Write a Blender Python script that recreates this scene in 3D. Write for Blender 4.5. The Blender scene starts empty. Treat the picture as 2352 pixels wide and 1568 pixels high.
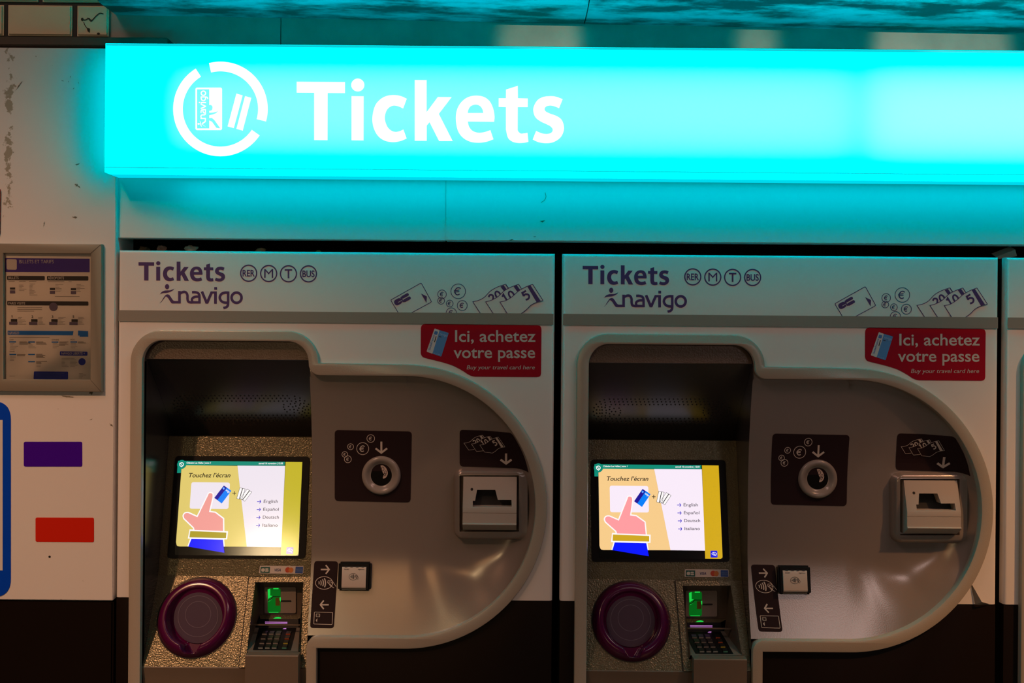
import bpy, bmesh, math, random
from mathutils import Vector, Quaternion, Euler, Matrix
from mathutils.geometry import tessellate_polygon
SC = bpy.context.scene
COL = SC.collection
# ------------------------------------------------------------------ camera
D = 2.1            # camera distance from the machine fronts, metres
CZ = 1.6           # eye height
ROLL = 0.0082
cam = bpy.data.cameras.new('camera')
cam.sensor_width = 36.0
cam.lens = 36.0 * D / 2.352
cam_ob = bpy.data.objects.new('camera', cam)
COL.objects.link(cam_ob)
cam_ob.location = (0, -D, CZ)
cam_ob.rotation_mode = 'QUATERNION'
cam_ob.rotation_quaternion = Euler((math.pi / 2, 0, 0)).to_quaternion() @ Quaternion((0, 0, 1), ROLL)
SC.camera = cam_ob
# ------------------------------------------------------------------ world, exposure
SC.view_settings.view_transform = 'Standard'
SC.view_settings.look = 'None'
SC.view_settings.exposure = 0.0
SC.view_settings.gamma = 1.0
SC.view_settings.use_curve_mapping = False
W = bpy.data.worlds.new('world')
SC.world = W
W.use_nodes = True
W.node_tree.nodes['Background'].inputs[0].default_value = (1.0, 0.72, 0.52, 1)
W.node_tree.nodes['Background'].inputs[1].default_value = 0.02


def area_light(name, loc, target, size, power, color, size_y=None, spread=180):
    l = bpy.data.lights.new(name, 'AREA')
    l.shape = 'RECTANGLE'
    l.size = size
    l.size_y = size_y or size
    l.energy = power
    l.color = color
    l.spread = math.radians(spread)
    o = bpy.data.objects.new(name, l)
    COL.objects.link(o)
    o.location = loc
    o.rotation_mode = 'QUATERNION'
    o.rotation_quaternion = (Vector(target) - Vector(loc)).to_track_quat('-Z', 'Y')
    return o


def spot_light(name, loc, target, power, color, angle, blend, radius):
    l = bpy.data.lights.new(name, 'SPOT')
    l.energy = power
    l.color = color
    l.spot_size = math.radians(angle)
    l.spot_blend = blend
    l.shadow_soft_size = radius
    o = bpy.data.objects.new(name, l)
    COL.objects.link(o)
    o.location = loc
    o.rotation_mode = 'QUATERNION'
    o.rotation_quaternion = (Vector(target) - Vector(loc)).to_track_quat('-Z', 'Y')
    return o


# ceiling and corridor lamps of the hall, plus added highlight lamps, all behind the camera
spot_light('hall_spot_warm', (-2.6, -4.0, 5.0), (-1.28, 0.0, 0.30), 650, (1.0, 0.49, 0.25), 33, 0.95, 0.06)
spot_light('hall_spot_orange', (3.4, -2.3, 4.6), (1.50, 0.0, 0.20), 680, (1.0, 0.44, 0.15), 32, 0.9, 0.06)
area_light('hall_ceiling_lamp', (-2.5, -2.5, 5.2), (-0.3, 0.0, 1.0), 1.6, 27, (1.0, 0.58, 0.48), 0.8)
area_light('hall_ceiling_lamp', (3.1, -2.5, 5.2), (0.3, 0.0, 1.0), 1.6, 31, (1.0, 0.56, 0.46), 0.8)
area_light('corridor_lamp', (-2.2, -6.3, 2.10), (-0.5, 0.0, 1.1), 0.42, 11, (1.0, 0.72, 0.38), 0.16)
area_light('panel_highlight_lamp', (-1.0, -6.6, 1.72), (-0.3, 0.0, 1.1), 0.38, 4.5, (1.0, 0.50, 0.19), 0.09)  # added low lamp, makes the orange highlight on the left payment panel
area_light('panel_highlight_strip', (3.0, -6.6, 2.2), (0.8, 0.0, 1.0), 0.8, 9, (1.0, 0.78, 0.76), 0.09)  # added strip lamp, makes the pale streak on the middle payment panel
# narrow spots added far back to throw warm patches onto the metal band
spot_light('band_patch_spot', (1.3, -6.8, 2.55), (0.06, 0.1, 2.32), 620, (1.0, 0.70, 0.48), 1.9, 0.5, 0.03)
spot_light('band_patch_spot', (2.4, -6.8, 2.55), (1.03, 0.1, 2.32), 760, (1.0, 0.72, 0.52), 2.9, 0.35, 0.03)
spot_light('band_patch_spot', (1.9, -6.8, 2.55), (0.585, 0.1, 2.33), 480, (1.0, 0.70, 0.48), 1.0, 0.5, 0.03)
area_light('hall_tube', (1.5, -3.4, 4.4), (0.8, 0.0, 1.0), 1.5, 5, (1.0, 0.80, 0.76), 0.08)
# ------------------------------------------------------------------ measuring helpers


def deroll(u, v):
    du, dv = (u - 1176) / 1000.0, (v - 784) / 1000.0
    c, s = math.cos(ROLL), math.sin(ROLL)
    return du * c + dv * s, -du * s + dv * c


def ray_plane(u, v, a, b=0.0):
    """point where the sight line through a photo pixel meets the plane y = a + b*z"""
    x, y = deroll(u, v)
    t = (a + CZ * b + D) / (D + b * y)
    return Vector((x * t, -D + D * t, CZ - y * t))


PITCH = 1.020
X1 = ray_plane(272, 574, 0).x
X2 = X1 + PITCH
X3 = X2 + PITCH


def srgb(r, g, b):
    def f(c):
        c /= 255.0
        return c / 12.92 if c <= 0.04045 else ((c + 0.055) / 1.055) ** 2.4
    return (f(r), f(g), f(b))


# ------------------------------------------------------------------ materials
MATS = {}


def mat(name, color, rough=0.5, metal=0.0, spec=0.5, bump=0.0, bump_scale=400.0, bump_dist=0.0006, emit=None, emit_s=1.0, var=0.0, var_scale=6.0, coat=0.0):
    if name in MATS:
        return MATS[name]
    m = bpy.data.materials.new(name)
    m.use_nodes = True
    nt = m.node_tree
    p = nt.nodes['Principled BSDF']
    p.inputs['Base Color'].default_value = (*color, 1)
    p.inputs['Roughness'].default_value = rough
    p.inputs['Metallic'].default_value = metal
    p.inputs['Specular IOR Level'].default_value = spec
    p.inputs['Coat Weight'].default_value = coat
    p.inputs['Coat Roughness'].default_value = 0.05
    if emit:
        p.inputs['Emission Color'].default_value = (*emit, 1)
        p.inputs['Emission Strength'].default_value = emit_s
    tc = nt.nodes.new('ShaderNodeTexCoord')
    if bump:
        n = nt.nodes.new('ShaderNodeTexNoise')
        n.inputs['Scale'].default_value = bump_scale
        n.inputs['Detail'].default_value = 1.5
        b = nt.nodes.new('ShaderNodeBump')
        b.inputs['Strength'].default_value = bump
        b.inputs['Distance'].default_value = bump_dist
        nt.links.new(tc.outputs['Object'], n.inputs['Vector'])
        nt.links.new(n.outputs['Fac'], b.inputs['Height'])
        nt.links.new(b.outputs['Normal'], p.inputs['Normal'])
    if var:
        n2 = nt.nodes.new('ShaderNodeTexNoise')
        n2.inputs['Scale'].default_value = var_scale
        n2.inputs['Detail'].default_value = 6
        mx = nt.nodes.new('ShaderNodeMix')
        mx.data_type = 'RGBA'
        mx.inputs['A'].default_value = (*[c * (1 - var) for c in color], 1)
        mx.inputs['B'].default_value = (*[min(1, c * (1 + var)) for c in color], 1)
        nt.links.new(tc.outputs['Object'], n2.inputs['Vector'])
        nt.links.new(n2.outputs['Fac'], mx.inputs['Factor'])
        nt.links.new(mx.outputs['Result'], p.inputs['Base Color'])
    MATS[name] = m
    return m


def wide_gamut(nt, socket, color):
    """sets a light colour; a spectral cyan lies outside sRGB, so its red part is below zero and needs a vector input"""
    if min(color) >= 0:
        socket.default_value = (*color, 1)
        return
    c = nt.nodes.new('ShaderNodeCombineXYZ')
    for i in range(3):
        c.inputs[i].default_value = color[i]
    nt.links.new(c.outputs[0], socket)


def emit_mat(name, color, s=1.0):
    if name in MATS:
        return MATS[name]
    m = bpy.data.materials.new(name)
    m.use_nodes = True
    nt = m.node_tree
    nt.nodes.clear()
    e = nt.nodes.new('ShaderNodeEmission')
    e.inputs[1].default_value = s
    wide_gamut(nt, e.inputs[0], color)
    o = nt.nodes.new('ShaderNodeOutputMaterial')
    nt.links.new(e.outputs[0], o.inputs[0])
    MATS[name] = m
    return m


def screen_mat(name, rgb, s=1.0):
    """a lit area of the display behind its glossy glass"""
    return mat('display ' + name, (0.02, 0.02, 0.02), 0.13, 0, 0.9, emit=srgb(*rgb), emit_s=s)


WHITE = mat('white enamel', (0.74, 0.72, 0.70), 0.38, 0, 0.4, 0.10, 500, 0.0004)
GREYTRIM = mat('beige grey lacquer', (0.40, 0.36, 0.30), 0.26, 0, 0.6, 0.4, 330, 0.0006)
PANEL = mat('silver grey lacquer', (0.34, 0.297, 0.27), 0.23, 0.40, 0.5, 0.14, 420, 0.0005)
LEATHER = mat('textured brown grey metal', (0.155, 0.135, 0.080), 0.27, 0.5, 0.6, 1.0, 300, 0.0012)
SOFFIT = mat('smooth dark metal', (0.05, 0.045, 0.045), 0.22, 0.35, 0.6)
DARK = mat('dark void', (0.006, 0.006, 0.006), 0.7)
BLACK = mat('black enamel', (0.008, 0.0045, 0.003), 0.45, 0, 0.12)
BLACKP = mat('black plastic', (0.006, 0.006, 0.007), 0.42, 0, 0.18)
STRIPE = mat('grey stripe film', (0.27, 0.25, 0.22), 0.45)
INK = mat('violet ink', (0.075, 0.028, 0.15), 0.5)
LABEL = mat('dark violet label film', (0.022, 0.011, 0.013), 0.5, 0, 0.15)
PALE = mat('pale grey print', (0.62, 0.55, 0.50), 0.5)
RED = mat('red sticker film', (0.37, 0.002, 0.018), 0.5, 0, 0.15)
STKTXT = mat('sticker white print', (0.60, 0.55, 0.52), 0.5)
PLUM = mat('glossy plum plastic', (0.075, 0.002, 0.044), 0.17, 0, 0.5)
# ------------------------------------------------------------------ object helpers


def link(o, parent=None):
    COL.objects.link(o)
    if parent is not None:
        o.parent = parent
    return o


def tag(o, label=None, cat=None, group=None, kind=None):
    if label:
        o['label'] = label
    if cat:
        o['category'] = cat
    if group:
        o['group'] = group
    if kind:
        o['kind'] = kind
    return o


def empty(name, loc=(0, 0, 0)):
    o = bpy.data.objects.new(name, None)
    o.empty_display_size = 0.05
    o.location = loc
    return link(o)


def mesh_ob(name, bm, m, parent=None, smooth=40):
    me = bpy.data.meshes.new(name)
    bm.to_mesh(me)
    bm.free()
    if m is not None:
        me.materials.append(m)
    if smooth:
        me.polygons.foreach_set('use_smooth', [True] * len(me.polygons))
        me.set_sharp_from_angle(angle=math.radians(smooth))
    return link(bpy.data.objects.new(name, me), parent)


def slab(name, pts, y0, y1, m, parent=None, bevel=0.0, seg=2, long_only=0.0):
    """pts: outline in (x, z); solid from y0 (front) to y1 (back)"""
    bm = bmesh.new()
    f = [bm.verts.new((x, y0, z)) for x, z in pts]
    k = [bm.verts.new((x, y1, z)) for x, z in pts]
    front = bm.faces.new(f)
    bm.faces.new(list(reversed(k)))
    n = len(f)
    for i in range(n):
        j = (i + 1) % n
        bm.faces.new((f[j], f[i], k[i], k[j]))
    bmesh.ops.recalc_face_normals(bm, faces=bm.faces)
    if bevel:
        bmesh.ops.bevel(bm, geom=[e for e in front.edges if e.calc_length() > long_only], offset=bevel, segments=seg, affect='EDGES', profile=0.5, clamp_overlap=True)
    return mesh_ob(name, bm, m, parent)


def box_bm(bm, lo, hi):
    v = [bm.verts.new((x, y, z)) for x in (lo[0], hi[0]) for y in (lo[1], hi[1]) for z in (lo[2], hi[2])]
    for q in ((0, 1, 3, 2), (4, 6, 7, 5), (0, 4, 5, 1), (2, 3, 7, 6), (0, 2, 6, 4), (1, 5, 7, 3)):
        bm.faces.new([v[i] for i in q])


def box(name, lo, hi, m, parent=None, bevel=0.0, seg=2):
    bm = bmesh.new()
    box_bm(bm, lo, hi)
    bmesh.ops.recalc_face_normals(bm, faces=bm.faces)
    if bevel:
        bmesh.ops.bevel(bm, geom=list(bm.edges), offset=bevel, segments=seg, affect='EDGES')
    return mesh_ob(name, bm, m, parent)


def quads(name, faces, m, parent=None, smooth=30):
    """a mesh from lists of corner points"""
    bm = bmesh.new()
    for f in faces:
        bm.faces.new([bm.verts.new(p) for p in f])
    bmesh.ops.remove_doubles(bm, verts=bm.verts, dist=1e-5)
    bmesh.ops.recalc_face_normals(bm, faces=bm.faces)
    return mesh_ob(name, bm, m, parent, smooth)


def extrude_profile(name, prof, x0, x1, m, parent=None, thick=0.008):
    """prof: list of (y, z) seen from the side, top to bottom; a sheet of real thickness spanning x0..x1"""
    loop = list(prof) + [(y + thick, z - 0.0005) for y, z in reversed(prof)]
    bm = bmesh.new()
    a = [bm.verts.new((x0, y, z)) for y, z in loop]
    b = [bm.verts.new((x1, y, z)) for y, z in loop]
    bm.faces.new(a)
    bm.faces.new(list(reversed(b)))
    for i in range(len(a)):
        j = (i + 1) % len(a)
        bm.faces.new((a[j], a[i], b[i], b[j]))
    bmesh.ops.recalc_face_normals(bm, faces=bm.faces)
    return mesh_ob(name, bm, m, parent, 35)


def arc(cx, cy, r, a0, a1, n=16, ry=None):
    ry = ry or r
    return [(cx + r * math.cos(math.radians(a0 + (a1 - a0) * i / n)), cy + ry * math.sin(math.radians(a0 + (a1 - a0) * i / n))) for i in range(n + 1)]


def crom(pts, n=6):
    """open Catmull-Rom curve through the points"""
    if len(pts) < 3:
        return list(pts)
    p = [(2 * pts[0][0] - pts[1][0], 2 * pts[0][1] - pts[1][1])] + list(pts) + [(2 * pts[-1][0] - pts[-2][0], 2 * pts[-1][1] - pts[-2][1])]
    out = []
    for i in range(1, len(p) - 2):
        for k in range(n):
            t = k / n
            out.append(tuple(0.5 * (2 * p[i][d] + (p[i + 1][d] - p[i - 1][d]) * t + (2 * p[i - 1][d] - 5 * p[i][d] + 4 * p[i + 1][d] - p[i + 2][d]) * t * t + (3 * p[i][d] - p[i - 1][d] - 3 * p[i + 1][d] + p[i + 2][d]) * t ** 3) for d in (0, 1)))
    out.append(tuple(pts[-1]))
    return out


def path(*parts):
    """joins straight points (tuples) and curves (lists, smoothed) into one outline"""
    out = []
    for p in parts:
        for q in (crom(p) if isinstance(p, list) else [p]):
            if not out or abs(q[0] - out[-1][0]) + abs(q[1] - out[-1][1]) > 1e-6:
                out.append(q)
    if abs(out[0][0] - out[-1][0]) + abs(out[0][1] - out[-1][1]) < 1e-6:
        out.pop()
    return out


def rrect(x0, y0, x1, y1, r, n=5):
    """rounded rectangle in pixel space (y down)"""
    return arc(x0 + r, y0 + r, r, 180, 270, n) + arc(x1 - r, y0 + r, r, 270, 360, n) + arc(x1 - r, y1 - r, r, 0, 90, n) + arc(x0 + r, y1 - r, r, 90, 180, n)


def rquad(c, r, n=5):
    """quad with rounded corners; c: four corners"""
    out = []
    for i in range(4):
        p, a, b = Vector(c[i]), Vector(c[i - 1]), Vector(c[(i + 1) % 4])
        da, db = (a - p).normalized(), (b - p).normalized()
        q0, q1 = p + da * r, p + db * r
        for k in range(n + 1):
            t = k / n
            out.append(tuple(q0 * (1 - t) ** 2 + p * 2 * t * (1 - t) + q1 * t * t))
    return out


TEXT_CACHE = {}


def text_tris(s, bold):
    key = (s, bold)
    if key not in TEXT_CACHE:
        c = bpy.data.curves.new('t', 'FONT')
        c.body = s
        c.size = 1.0
        c.offset = bold
        c.resolution_u = 4
        o = bpy.data.objects.new('t', c)
        me = bpy.data.meshes.new_from_object(o)
        tri = []
        for p in me.polygons:
            tri.append([(me.vertices[i].co.x, me.vertices[i].co.y) for i in p.vertices])
        bpy.data.objects.remove(o)
        bpy.data.curves.remove(c)
        bpy.data.meshes.remove(me)
        xs = [q[0] for t in tri for q in t]
        TEXT_CACHE[key] = (tri, min(xs), max(xs))
    return TEXT_CACHE[key]


CAPH = max(q[1] for t in text_tris('H', 0.0)[0] for q in t)


class Flat:
    """flat print drawn in 2-D (y down); build() lays it on a surface"""

    def __init__(self, tf=None):
        self.polys = []
        self.marks = []
        self.tf = tf or (lambda x, y: (x, y))

    def _t(self, pts):
        return [self.tf(x, y) for x, y in pts]

    def fill(self, outer, *holes):
        self.marks.append(len(self.polys))
        loops = [self._t(outer)] + [self._t(h) for h in holes]
        flat = [p for l in loops for p in l]
        for t in tessellate_polygon([[Vector((p[0], p[1], 0)) for p in l] for l in loops]):
            self.polys.append([flat[i] for i in t])
        return self

    def ragged(self, pts, seed=1):
        """a worn patch: the outline broken up into small irregular steps"""
        rnd = random.Random(seed + int(pts[0][0] * 7))
        c = Vector((sum(p[0] for p in pts) / len(pts), sum(p[1] for p in pts) / len(pts)))
        out = []
        for i, p in enumerate(pts):
            a, b = Vector(p), Vector(pts[(i + 1) % len(pts)])
            for k in range(5):
                q = a.lerp(b, (k + rnd.uniform(-0.3, 0.3)) / 5)
                out.append(tuple(c + (q - c) * rnd.uniform(0.35, 1.15)))
        return self.fill(out)

    def stroke(self, pts, w, closed=False, cap=0.0):
        self.marks.append(len(self.polys))
        p = [Vector(q) for q in pts]
        if not closed and cap:
            p[0] = p[0] + (p[0] - p[1]).normalized() * cap
            p[-1] = p[-1] + (p[-1] - p[-2]).normalized() * cap
        n = len(p)
        L, R = [], []
        for i in range(n):
            if closed:
                a, b = p[i - 1], p[(i + 1) % n]
            else:
                a, b = p[max(i - 1, 0)], p[min(i + 1, n - 1)]
            d0 = (p[i] - a)
            d1 = (b - p[i])
            if d0.length < 1e-9:
                d0 = d1
            if d1.length < 1e-9:
                d1 = d0
            d0.normalize()
            d1.normalize()
            t = (d0 + d1)
            t = t.normalized() if t.length > 1e-6 else d0
            nn = Vector((-t.y, t.x))
            k = 1.0 / max(0.45, nn.dot(Vector((-d0.y, d0.x))))
            L.append(p[i] + nn * w / 2 * k)
            R.append(p[i] - nn * w / 2 * k)
        for i in range(n if closed else n - 1):
            j = (i + 1) % n
            self.polys.append(self._t([tuple(L[i]), tuple(L[j]), tuple(R[j]), tuple(R[i])]))
        return self

    def ring(self, cx, cy, r, w, ry=None, n=36):
        ry = ry or r
        self.stroke([(cx + r * math.cos(2 * math.pi * i / n), cy + ry * math.sin(2 * math.pi * i / n)) for i in range(n)], w, True)
        return self

    def disc(self, cx, cy, r, ry=None, n=24):
        return self.fill(arc(cx, cy, r, 0, 360 - 360.0 / n, n - 1, ry))

    def text(self, s, x0, x1, base, cap, bold=0.0, shear=0.0, rot=0.0, pivot=None):
        tri, a, b = text_tris(s, bold)
        sx, sy = (x1 - x0) / (b - a), cap / CAPH
        c, si = math.cos(rot), math.sin(rot)
        px, py = pivot or (x0, base)
        for t in tri:
            q = []
            for x, y in t:
                X = x0 + (x - a) * sx + shear * y * sy
                Y = base - y * sy
                dx, dy = X - px, Y - py
                q.append((px + dx * c - dy * si, py + dx * si + dy * c))
            self.polys.append(self._t(q))
        return self

    def build(self, name, m, parent, fn, off=0.0004, cuts=0):
        bm = bmesh.new()
        starts = set(self.marks)
        k = -1
        for i, p in enumerate(self.polys):
            k += i in starts
            try:
                bm.faces.new([bm.verts.new((x, y, max(0, k) % 12)) for x, y in p])
            except ValueError:
                pass
        if cuts:
            bmesh.ops.remove_doubles(bm, verts=bm.verts, dist=1e-4)
            for _ in range(cuts):
                bmesh.ops.subdivide_edges(bm, edges=bm.edges, cuts=1, use_grid_fill=True)
            bmesh.ops.triangulate(bm, faces=bm.faces)
        for v in bm.verts:
            v.co = fn(v.co.x, v.co.y, off + 0.000015 * v.co.z)
        for f in bm.faces:
            f.normal_update()
            if f.normal.y > 0:
                f.normal_flip()
        return mesh_ob(name, bm, m, parent, 0)


# crop transforms: coordinates measured in an enlarged view -> photo pixels
def crop(x0, y0, s):
    return lambda x, y: (x0 + x / s, y0 + y / s)


# ------------------------------------------------------------------ lettering shapes
def draw_tickets(F):
    F.fill([(77, 99), (472, 102), (472, 192), (330, 191), (329, 577), (220, 576), (220, 189), (77, 188)])
    F.disc(577, 126, 54, 53)
    F.fill([(526, 217), (625, 218), (624, 579), (526, 578)])
    F.fill(path([(978, 238), (930, 217), (868, 208), (800, 220), (745, 258), (712, 312), (696, 400), (708, 480), (745, 545), (800, 582), (868, 593), (930, 583), (977, 563)],
                [(950, 490), (915, 505), (880, 509), (845, 495), (815, 460), (798, 400), (808, 345), (830, 313), (865, 295), (905, 299), (948, 318)]))
    F.fill([(1043, 85), (1140, 86), (1140, 348), (1232, 224), (1345, 225), (1240, 362), (1353, 584), (1242, 584), (1164, 430), (1141, 458), (1141, 582), (1043, 582)])
    F.fill(path((1692, 427), [(1477, 425), (1487, 465), (1515, 500), (1560, 516), (1610, 512), (1662, 495)],
                [(1687, 570), (1630, 590), (1560, 598), (1490, 587), (1430, 550), (1393, 490), (1379, 400), (1390, 325), (1425, 265), (1480, 225), (1545, 213), (1610, 224), (1658, 262), (1685, 320), (1696, 385), (1692, 427)]),
           path([(1476, 355), (1483, 325), (1503, 298), (1540, 286), (1575, 296), (1597, 325), (1604, 355)]))
    F.fill(path((1730, 234), (1789, 234), (1790, 163), (1886, 133), (1887, 234), (1968, 236), (1967, 307), (1886, 307), [(1885, 470), (1887, 500), (1908, 522), (1935, 522), (1965, 517)],
                [(1973, 590), (1940, 598), (1890, 600), (1840, 588), (1805, 555), (1789, 490)], (1789, 307), (1730, 305)))
    F.fill(path([(2253, 242), (2200, 222), (2150, 217), (2090, 225), (2043, 255), (2015, 310), (2016, 355), (2035, 395), (2075, 425), (2120, 446), (2155, 465), (2172, 490), (2162, 515), (2130, 526), (2085, 522), (2036, 502)],
                [(2008, 572), (2055, 593), (2117, 602), (2180, 592), (2235, 555), (2262, 500), (2261, 450), (2240, 405), (2200, 378), (2150, 360), (2115, 342), (2105, 322), (2118, 302), (2150, 294), (2185, 300), (2224, 316)]))


def draw_walker_word(F, simple=False):
    """running figure and rounded word, in the measured frame of the header print"""
    F.disc(362, 193, 52, 63)
    F.fill(path([(183, 383), (230, 325), (300, 292), (360, 286), (430, 283), (490, 265), (535, 240)], [(510, 280), (460, 310), (400, 335), (340, 345), (270, 350), (220, 362), (183, 383)]))
    F.fill(path([(183, 598), (230, 540), (280, 460), (320, 405), (362, 383), (405, 390), (440, 425), (490, 500), (520, 535), (550, 545)], (633, 545), (698, 545), (698, 606),
                [(490, 606), (465, 590), (430, 545), (390, 480), (350, 440), (322, 438), (290, 480), (240, 545), (185, 600)]))
    F.fill([(633, 300), (698, 300), (698, 606), (633, 606)])
    F.stroke(crom([(675, 365), (720, 336), (785, 321), (835, 345), (862, 410), (863, 490), (880, 553), (930, 577), (1000, 577)]), 61)
    F.fill([(990, 547), (1187, 552), (1187, 607), (990, 607)])
    F.stroke(crom([(975, 329), (1050, 329), (1120, 350), (1152, 400), (1156, 470)]), 60)
    F.fill([(1127, 440), (1187, 440), (1187, 606), (1127, 606)])
    F.stroke(crom([(1150, 437), (1060, 440), (995, 468), (971, 512), (985, 560), (1010, 580)]), 58)
    F.fill([(1187, 325), (1247, 300), (1340, 520), (1432, 310), (1583, 310), (1583, 612), (1517, 612), (1517, 363), (1477, 363), (1370, 610), (1308, 610)])
    F.fill([(1520, 204), (1588, 204), (1588, 268), (1520, 268)])
    F.stroke(crom([(1860, 338), (1780, 340), (1700, 370), (1656, 450), (1680, 530), (1750, 578), (1860, 590)]), 61)
    F.stroke([(1861, 310), (1861, 590)] + crom([(1860, 600), (1850, 660), (1810, 700), (1745, 717)]), 61)
    F.ring(2068, 464, 122, 63, 126, 40)


def draw_euro(F, cx, cy, h, w):
    """euro sign of height h, drawn slanted"""
    sh = 0.12
    a = [(cx + 0.42 * h * math.cos(math.radians(t)) - 0.02 * h + sh * h * -math.sin(math.radians(t)) * 0.5, cy + 0.5 * h * math.sin(math.radians(t))) for t in range(-42, -321, -14)]
    F.stroke(a, w)
    for k in (-0.11, 0.09):
        F.stroke([(cx - 0.58 * h, cy + k * h + 0.05 * h), (cx + 0.16 * h, cy + k * h - 0.05 * h)], w * 0.8)


def draw_arrow(F, x, y, L, w, ang, head=None):
    """arrow whose tip is at (x, y), pointing along ang degrees (y down)"""
    h = head or L * 0.5
    d = Vector((math.cos(math.radians(ang)), math.sin(math.radians(ang))))
    n = Vector((-d.y, d.x))
    tip = Vector((x, y))
    F.stroke([tuple(tip - d * L), tuple(tip - d * w * 0.8)], w)
    F.stroke([tuple(tip - d * h + n * h), tuple(tip - d * w * 0.7), tuple(tip - d * h - n * h)], w)


def draw_contactless(F, cx, cy, s, w):
    """oval with four waves and a hand holding a card; s = half width of the oval"""
    F.ring(cx, cy, s, w, s * 0.73, 40)
    for k in range(4):
        r = s * (0.17 + 0.115 * k)
        F.stroke([(cx - s * 0.62 + s * 0.22 * k + r * 0.55 * (math.cos(math.radians(t)) - 0.6), cy + r * 1.25 * math.sin(math.radians(t))) for t in range(-58, 59, 12)], w * (1.6 + 0.15 * k))
    q = lambda x, y: (cx + x * s, cy + y * s)
    F.stroke([q(0.40, -0.02), q(0.46, -0.30), q(0.80, -0.30), q(1.0, -0.16), q(1.18, 0.10), q(1.38, 0.42)], w)
    F.stroke([q(0.40, -0.02), q(0.55, 0.06), q(0.60, -0.14), q(0.78, -0.12), q(1.0, 0.10)], w)
    F.stroke([q(0.56, 0.06), q(0.70, 0.30), q(0.92, 0.44), q(1.16, 0.58)], w)
    F.stroke([q(0.66, 0.06), q(0.84, 0.30), q(0.74, 0.40)], w)


def five(F, cx, cy, h, w, rot=0.0):
    c, s = math.cos(rot), math.sin(rot)
    T = lambda x, y: (cx + (x * c - y * s) * h, cy + (x * s + y * c) * h)
    F.stroke([T(0.26, -0.44), T(-0.20, -0.44), T(-0.24, -0.06)], w)
    F.stroke([T(*p) for p in crom([(-0.26, -0.08), (0.0, -0.14), (0.24, 0.02), (0.26, 0.24), (0.06, 0.43), (-0.26, 0.40)])], w)


def zero(F, cx, cy, h, w, rot=0.0):
    c, s = math.cos(rot), math.sin(rot)
    F.stroke([(cx + (0.26 * h * math.cos(t) * c - 0.44 * h * math.sin(t) * s), cy + (0.26 * h * math.cos(t) * s + 0.44 * h * math.sin(t) * c)) for t in [2 * math.pi * i / 24 for i in range(24)]], w, True)


def one(F, cx, cy, h, w, rot=0.0):
    c, s = math.cos(rot), math.sin(rot)
    T = lambda x, y: (cx + (x * c - y * s) * h, cy + (x * s + y * c) * h)
    F.stroke([T(-0.22, -0.26), T(0.02, -0.44), T(0.02, 0.48)], w)


def two(F, cx, cy, h, w, rot=0.0):
    c, s = math.cos(rot), math.sin(rot)
    T = lambda x, y: (cx + (x * c - y * s) * h, cy + (x * s + y * c) * h)
    F.stroke([T(*p) for p in crom([(-0.24, -0.32), (-0.02, -0.45), (0.22, -0.30), (0.16, -0.02), (-0.26, 0.44)])] + [T(0.28, 0.44)], w)
# ================================================================== the setting
ZT = CZ - deroll(272, 574)[1]          # top of the machines
XR = 2.45                               # right end of what is built


def fn_plane(a, b=0.0, ox=0.0):
    k = 1.0 / math.sqrt(1 + b * b)

    def fn(u, v, off):
        p = ray_plane(u, v, a, b)
        return Vector((p.x - ox, p.y - off * k, p.z + off * k * b))
    return fn


def inset(loop, d):
    """loop moved by d to the left of its direction of travel"""
    n = len(loop)
    out = []
    for i in range(n):
        p, a, b = Vector(loop[i]), Vector(loop[i - 1]), Vector(loop[(i + 1) % n])
        d0, d1 = (p - a).normalized(), (b - p).normalized()
        n0, n1 = Vector((-d0.y, d0.x)), Vector((-d1.y, d1.x))
        m = (n0 + n1)
        m = m.normalized() if m.length > 1e-6 else n0
        out.append(tuple(p + m * d / max(0.5, m.dot(n0))))
    return out


def signed_area(loop):
    return 0.5 * sum(loop[i - 1][0] * loop[i][1] - loop[i][0] * loop[i - 1][1] for i in range(len(loop)))


def holed_slab(name, outer, inner, y0, y1, m, parent=None, bevel=0.0, seg=3):
    """solid plate with one opening and rounded front edges; loops in (x, z)"""
    if signed_area(outer) < 0:
        outer = list(reversed(outer))
    if signed_area(inner) > 0:
        inner = list(reversed(inner))
    bm = bmesh.new()
    fronts = []
    for l in (outer, inner):
        rings = [[bm.verts.new((x, y1, z)) for x, z in l]]
        steps = [(0.0, bevel)] + [(bevel * (1 - math.cos(math.pi / 2 * k / seg)), bevel * (1 - math.sin(math.pi / 2 * k / seg))) for k in range(1, seg + 1)]
        for d, dy in steps:
            q = inset(l, d) if d else l
            rings.append([bm.verts.new((x, y0 + dy, z)) for x, z in q])
        for a, b in zip(rings, rings[1:]):
            for i in range(len(l)):
                j = (i + 1) % len(l)
                bm.faces.new((a[i], a[j], b[j], b[i]))
        fronts.append(rings[-1])
        fronts.append(rings[0])
    for fo, fi in ((fronts[0], fronts[2]), (fronts[1], fronts[3])):
        fl = fo + fi
        for t in tessellate_polygon([[Vector((v.co.x, v.co.z, 0)) for v in fo], [Vector((v.co.x, v.co.z, 0)) for v in fi]]):
            bm.faces.new([fl[i] for i in t])
    bmesh.ops.recalc_face_normals(bm, faces=bm.faces)
    return mesh_ob(name, bm, m, parent, 40)


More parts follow.
